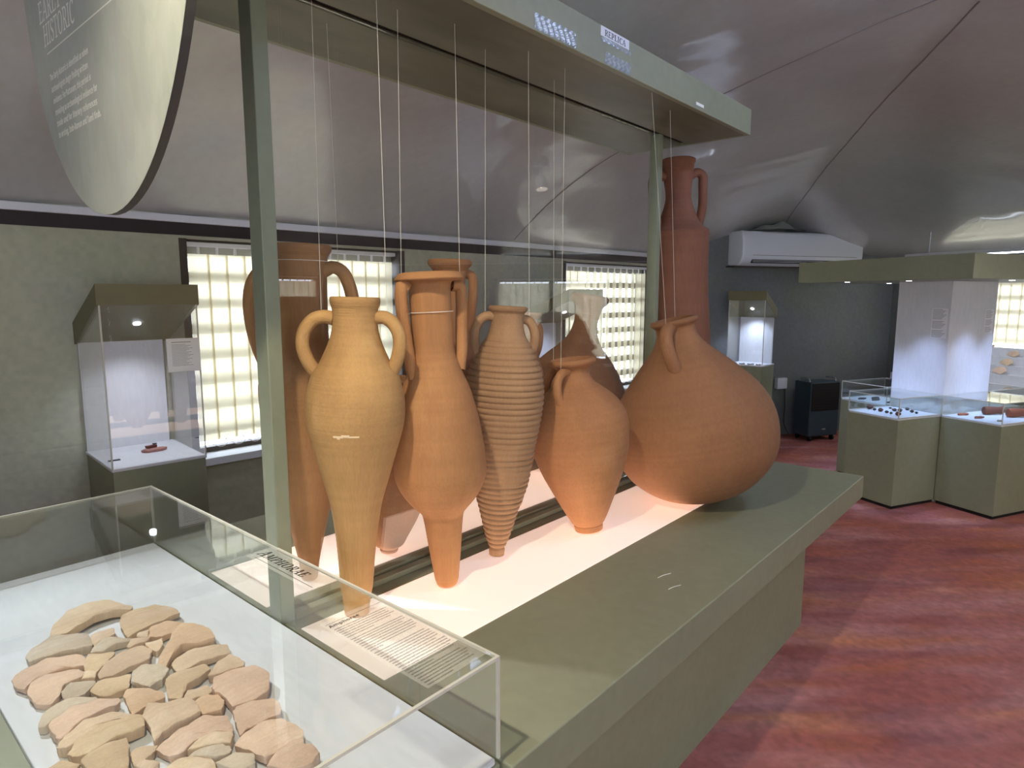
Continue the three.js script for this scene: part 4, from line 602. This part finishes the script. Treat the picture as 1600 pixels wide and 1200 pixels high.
// ------------------------------------------------------------------ the right-hand island of show cases
const IO = V3(4.757, 0, -.823), iRot = rotOf(.896, .443), isl = (x, y, z) => V3(x, y, z).applyAxisAngle(V3(0, 1, 0), iRot).add(IO);
{
  const H = .61;
  const cases = [['left', 0, .42, -.38, 0, 'olive pedestal case with tiny finds, nearest the plinth end'], ['front', .405, .90, .005, .385, 'olive pedestal case in front of the white column, with large terracotta pieces'], ['rear', .42, .90, -.80, -.41, 'olive pedestal case behind the white column'], ['side', .915, 1.32, -.39, 0, 'olive pedestal case on the far right side of the white column']];
  for (const [k, x0, x1, z0, z1, label] of cases) {
    const c = isl((x0 + x1) / 2, 0, (z0 + z1) / 2), w = (x1 - x0) / 2, d = (z1 - z0) / 2, t = thing('display_pedestal', label, 'pedestal', c.toArray(), iRot);
    part('kick_base', bx(-w + .01, 0, -d + .01, w - .01, .022, d - .01), M.darkGap, t, 'dark recessed foot'); part('cabinet_body', rb(-w, .022, -d, w, H - .012, d, .003), M.olive, t); part('white_board', rb(-w + .004, H - .012, -d + .004, w - .004, H, d - .004, .002, 1), M.board, t);
    const a = thing('acrylic_cover', `clear acrylic cover over the ${{ left: 'tiny finds nearest the plinth end', front: 'large terracotta pieces before the white column', rear: 'dark pieces behind the white column', side: 'far right side of the white column' }[k]}`, 'cover', [c.x, H, c.z], iRot), h = .135, q = .005;
    part('top_pane', bx(-w + q, h - .004, -d + q, w - q, h, d - q), M.acrylic, a);
    for (const [A, B, C, E] of [[-w, -d + q, -w + .004, d - q], [w - .004, -d + q, w, d - q], [-w + q, -d, w - q, -d + .004], [-w + q, d - .004, w - q, d]]) part('side_pane', bx(A, 0, B, C, h - .005, E), M.acrylic, a);
    for (const sx of [-w, w - q]) { part('polished_edge', bx(sx, h - q, -d, sx + q, h, d), M.acrylicEdge, a); for (const sz of [-d, d - q]) part('polished_edge', bx(sx, 0, sz, sx + q, h - q, sz + q), M.acrylicEdge, a); }
    for (const sz of [-d, d - q]) { part('polished_edge', bx(-w + q, h - q, sz, w - q, h, sz + q), M.acrylicEdge, a); part('polished_edge', bx(-w + q, 0, sz, w - q, q, sz + q), M.acrylicEdge, a); }
  }
  const col = thing('display_column', 'white square column rising between the right-hand show cases', 'column', isl(.665, 0, -.2).toArray(), iRot);
  part('shaft', rb(-.235, 0, -.19, .235, 1.5, .19, .002, 1), M.white, col);
  const lines = canvasTex(256, 320, (g, w, h) => { g.fillStyle = '#e8e8ea'; g.fillRect(0, 0, w, h); g.fillStyle = '#8f8f92'; for (let i = 0; i < 22; i++) { if (i === 8 || i === 15) continue; g.fillRect(16, 12 + i * 14, 150 + ((i * 53) % 74), 5); } });
  const txt = std(0xffffff, .7, { map: lines });
  const tp = (w, h, x, y, z, ry) => { const g = new THREE.PlaneGeometry(w, h); g.rotateY(ry); g.translate(x, y, z); part('text_print', g, txt, col, 'small block of grey printed text'); };
  tp(.11, .2, -.2355, 1.22, .12, -Math.PI / 2); tp(.09, .16, .17, 1.23, .1905, 0);
  const can = thing('island_canopy', 'broad olive canopy slab above the right-hand show cases', 'canopy', isl(.65, 1.5, -.215).toArray(), iRot);
  part('slab', rb(-.70, 0, -.63, .70, .145, .63, .003), M.olive, can);
  for (const [x, z] of [[-.5, .1], [-.05, .46], [.3, .46], [-.56, -.32], [.1, -.5]]) {
    part('spot_lamp', cyl(x, -.0012, .004, z, .016), M.led, can, 'small round white lamp'); const a = isl(.65 + x, 1.488, -.215 + z), b = isl(.65 + x * .72, .6, -.215 + z * .72); spot(a.toArray(), b.toArray(), 0xb0c8ff, ISL, .55, 1, .6);
  }
  const find = (name, label, cat, x, z, geo, mat, group) => { geo.computeBoundingBox(); solo(name, geo, mat, label, cat, group, isl(x, H + .0004 - geo.boundingBox.min.y, z).toArray(), iRot + (rnd() - .5) * .0); };
  const pebble = (a, b, c) => { const g = new THREE.IcosahedronGeometry(1, 3), p = g.attributes.position; const s = rnd() * 9; for (let i = 0; i < p.count; i++) { const v = V3().fromBufferAttribute(p, i), n = 1 + .12 * Math.sin(v.x * 3 + s) + .09 * Math.sin(v.y * 4 - s + v.z * 3); p.setXYZ(i, v.x * a * n, v.y * b * n, v.z * c * n); } g.computeVertexNormals(); return g; };
  const dk = [0x6a4a40, 0x4a4240, 0x5c5250, 0x3f3a3a].map((c) => clay(c));
  const tiny = [[0.164, -0.343, .022, 0, 'brownish lump at the back corner of the tiny finds'], [0.144, -0.289, .012, 2, 'small pebble just in front of the brownish lump'], [0.142, -0.242, .017, 0, 'dark rounded bead left of centre among the tiny finds'], [0.13, -0.185, .013, 3, 'flat dark bead in the left line of tiny finds'], [0.119, -0.144, .01, 2, 'smallest bead at the left front of the tiny finds'], [0.104, -0.083, .018, 0, 'red-banded bead at the front corner of the tiny finds'], [0.306, -0.291, .01, 1, 'little dark bead in the middle rear of the tiny finds'], [0.249, -0.216, .016, 2, 'grey cluster piece in the middle of the tiny finds'], [0.261, -0.183, .016, 2, 'second grey cluster piece in the middle of the tiny finds'], [0.36, -0.205, .014, 1, 'round dark bead at the right rear of the tiny finds'], [0.301, -0.126, .013, 1, 'round dark bead at the right of the tiny finds'], [0.289, -0.085, .01, 3, 'last small bead by the column among the tiny finds']];
  tiny.forEach(([x, z, r, m, l]) => find('bead', l, 'bead', x, z, pebble(r, r * .7, r * .9), dk[m], 'tiny finds in the left case'));
  const red = clay(0xa8654c), brown = clay(0x8a5c4c);
  const chunk = (l, r) => { const g = new THREE.CylinderGeometry(r, r * .92, l, 20, 4); const p = g.attributes.position; for (let i = 0; i < p.count; i++) { p.setX(i, p.getX(i) * (1 + .08 * Math.sin(p.getY(i) * 60))); p.setZ(i, p.getZ(i) * .72); } g.rotateZ(Math.PI / 2); g.rotateY(-.3); g.computeVertexNormals(); return g; };
  find('flat_sherd', 'flat red sherd at the left of the front case', 'sherd', .536, .065, sherdGeo([[-.05, 0], [-.02, -.024], [.03, -.02], [.052, .004], [.01, .022]], .009, .004, 0), red, 'pieces in the front case');
  find('flat_sherd', 'flat reddish sherd near the front edge of the front case', 'sherd', .517, .177, sherdGeo([[-.045, 0], [-.01, -.018], [.035, -.014], [.048, .006], [.0, .018]], .009, .003, 0), brown, 'pieces in the front case');
  find('broken_stump', 'thick brown handle stump in the middle of the front case', 'fragment', .74, .129, chunk(.135, .027), brown, 'pieces in the front case');
  find('amphora_toe', 'thick orange amphora toe at the right of the front case', 'fragment', .79, .251, chunk(.14, .029), red, 'pieces in the front case');
  find('flat_sherd', 'pale grey sherd by the front corner of the front case', 'sherd', .53, .299, sherdGeo([[-.03, 0], [0, -.015], [.03, 0], [0, .016]], .007, .002, 0), clay(0x9a9c98), 'pieces in the front case');
  [[.5, -.68, 'dark curved piece at the left of the rear case'], [.55, -.6, 'dark curved piece in the middle of the rear case'], [.62, -.66, 'dark curved piece at the right of the rear case'], [.53, -.47, 'thin dark sliver at the front of the rear case']].forEach(([x, z, l]) => find('dark_sherd', l, 'sherd', x, z, sherdGeo([[-.04, 0], [-.01, -.016], [.035, -.012], [.042, .006], [.0, .016]], .01, .004, 0), dk[1], 'pieces in the rear case'));
}
// ------------------------------------------------------------------ stepped shelves under the far window
{
  const E = (x, y, z) => V3(x, y, z).applyAxisAngle(V3(0, 1, 0), endRot).add(C2);
  const t = thing('stepped_shelf', 'white stepped display shelf under the far blind', 'shelf', [C2.x, 0, C2.z], endRot);
  part('base_cabinet', bx(.42, 0, .02, 2.3, .60, .42), M.olive, t); part('front_ledge', rb(.4, .60, .02, 2.32, .66, .47, .003, 1), M.white, t);
  for (let i = 0; i < 4; i++) part('step', rb(.41, .66, .03, 2.31, .95 - .07 * i - .005, .11 + .085 * i, .002, 1), M.white, t);
  const items = [[1.02, 0, .02], [1.09, 0, .016], [1.0, 1, .014], [1.05, 1, .02], [1.035, 2, .036], [1.03, 3, .02], [1.12, 3, .024], [1.31, 1, .05], [1.31, 2, .055], [1.31, 3, .06], [.5, 2, .03], [.52, 3, .03]];
  const lab = ['left small sherd on the top step', 'right small sherd on the top step', 'thin left sherd on the second step', 'pointed sherd on the second step', 'leaf-shaped sherd on the third step', 'round left sherd on the lowest step', 'round right sherd on the lowest step', 'large sherd cut by the photo edge on the second step', 'large sherd cut by the photo edge on the third step', 'large sherd cut by the photo edge on the lowest step', 'sherd left of the white column on the third step', 'sherd left of the white column on the lowest step'];
  items.forEach(([x, s, r], i) => { const g = sherdGeo([[-r, .2 * r], [-.5 * r, -.6 * r], [.4 * r, -.7 * r], [r, 0], [.3 * r, .6 * r]], .008, .004, 0); g.rotateX(.9); g.computeBoundingBox(); const y = .95 - .07 * s - .005; const p = E(x, y - g.boundingBox.min.y + .0003, .11 + .085 * s - .035); solo('step_sherd', g, clays[i % 6], lab[i], 'sherd', 'sherds on the stepped shelf', p.toArray(), endRot); });
  const f = thing('strip_light', 'slim white strip light under the ceiling in front of the stepped shelf', 'light', [C2.x, 0, C2.z], endRot); part('housing', bx(.8, 1.735, .88, 2.3, 1.765, .94), M.trimWhite, f); part('diffuser', bx(.82, 1.727, .89, 2.28, 1.735, .93), M.led, f);
  for (const x of [1, 2.1]) { const q = E(x, 0, .91); part('hanger', cyl(x, 1.76, ceilY(q.x, q.z) + .005, .91, .004), M.steel, f); }
  const l = new THREE.RectAreaLight(0xe4ecff, STEP, 1.44, .036); l.position.copy(E(1.55, 1.723, .91)); l.lookAt(E(1.55, .7, .35)); scene.add(l);
}
renderer.render(scene, camera);
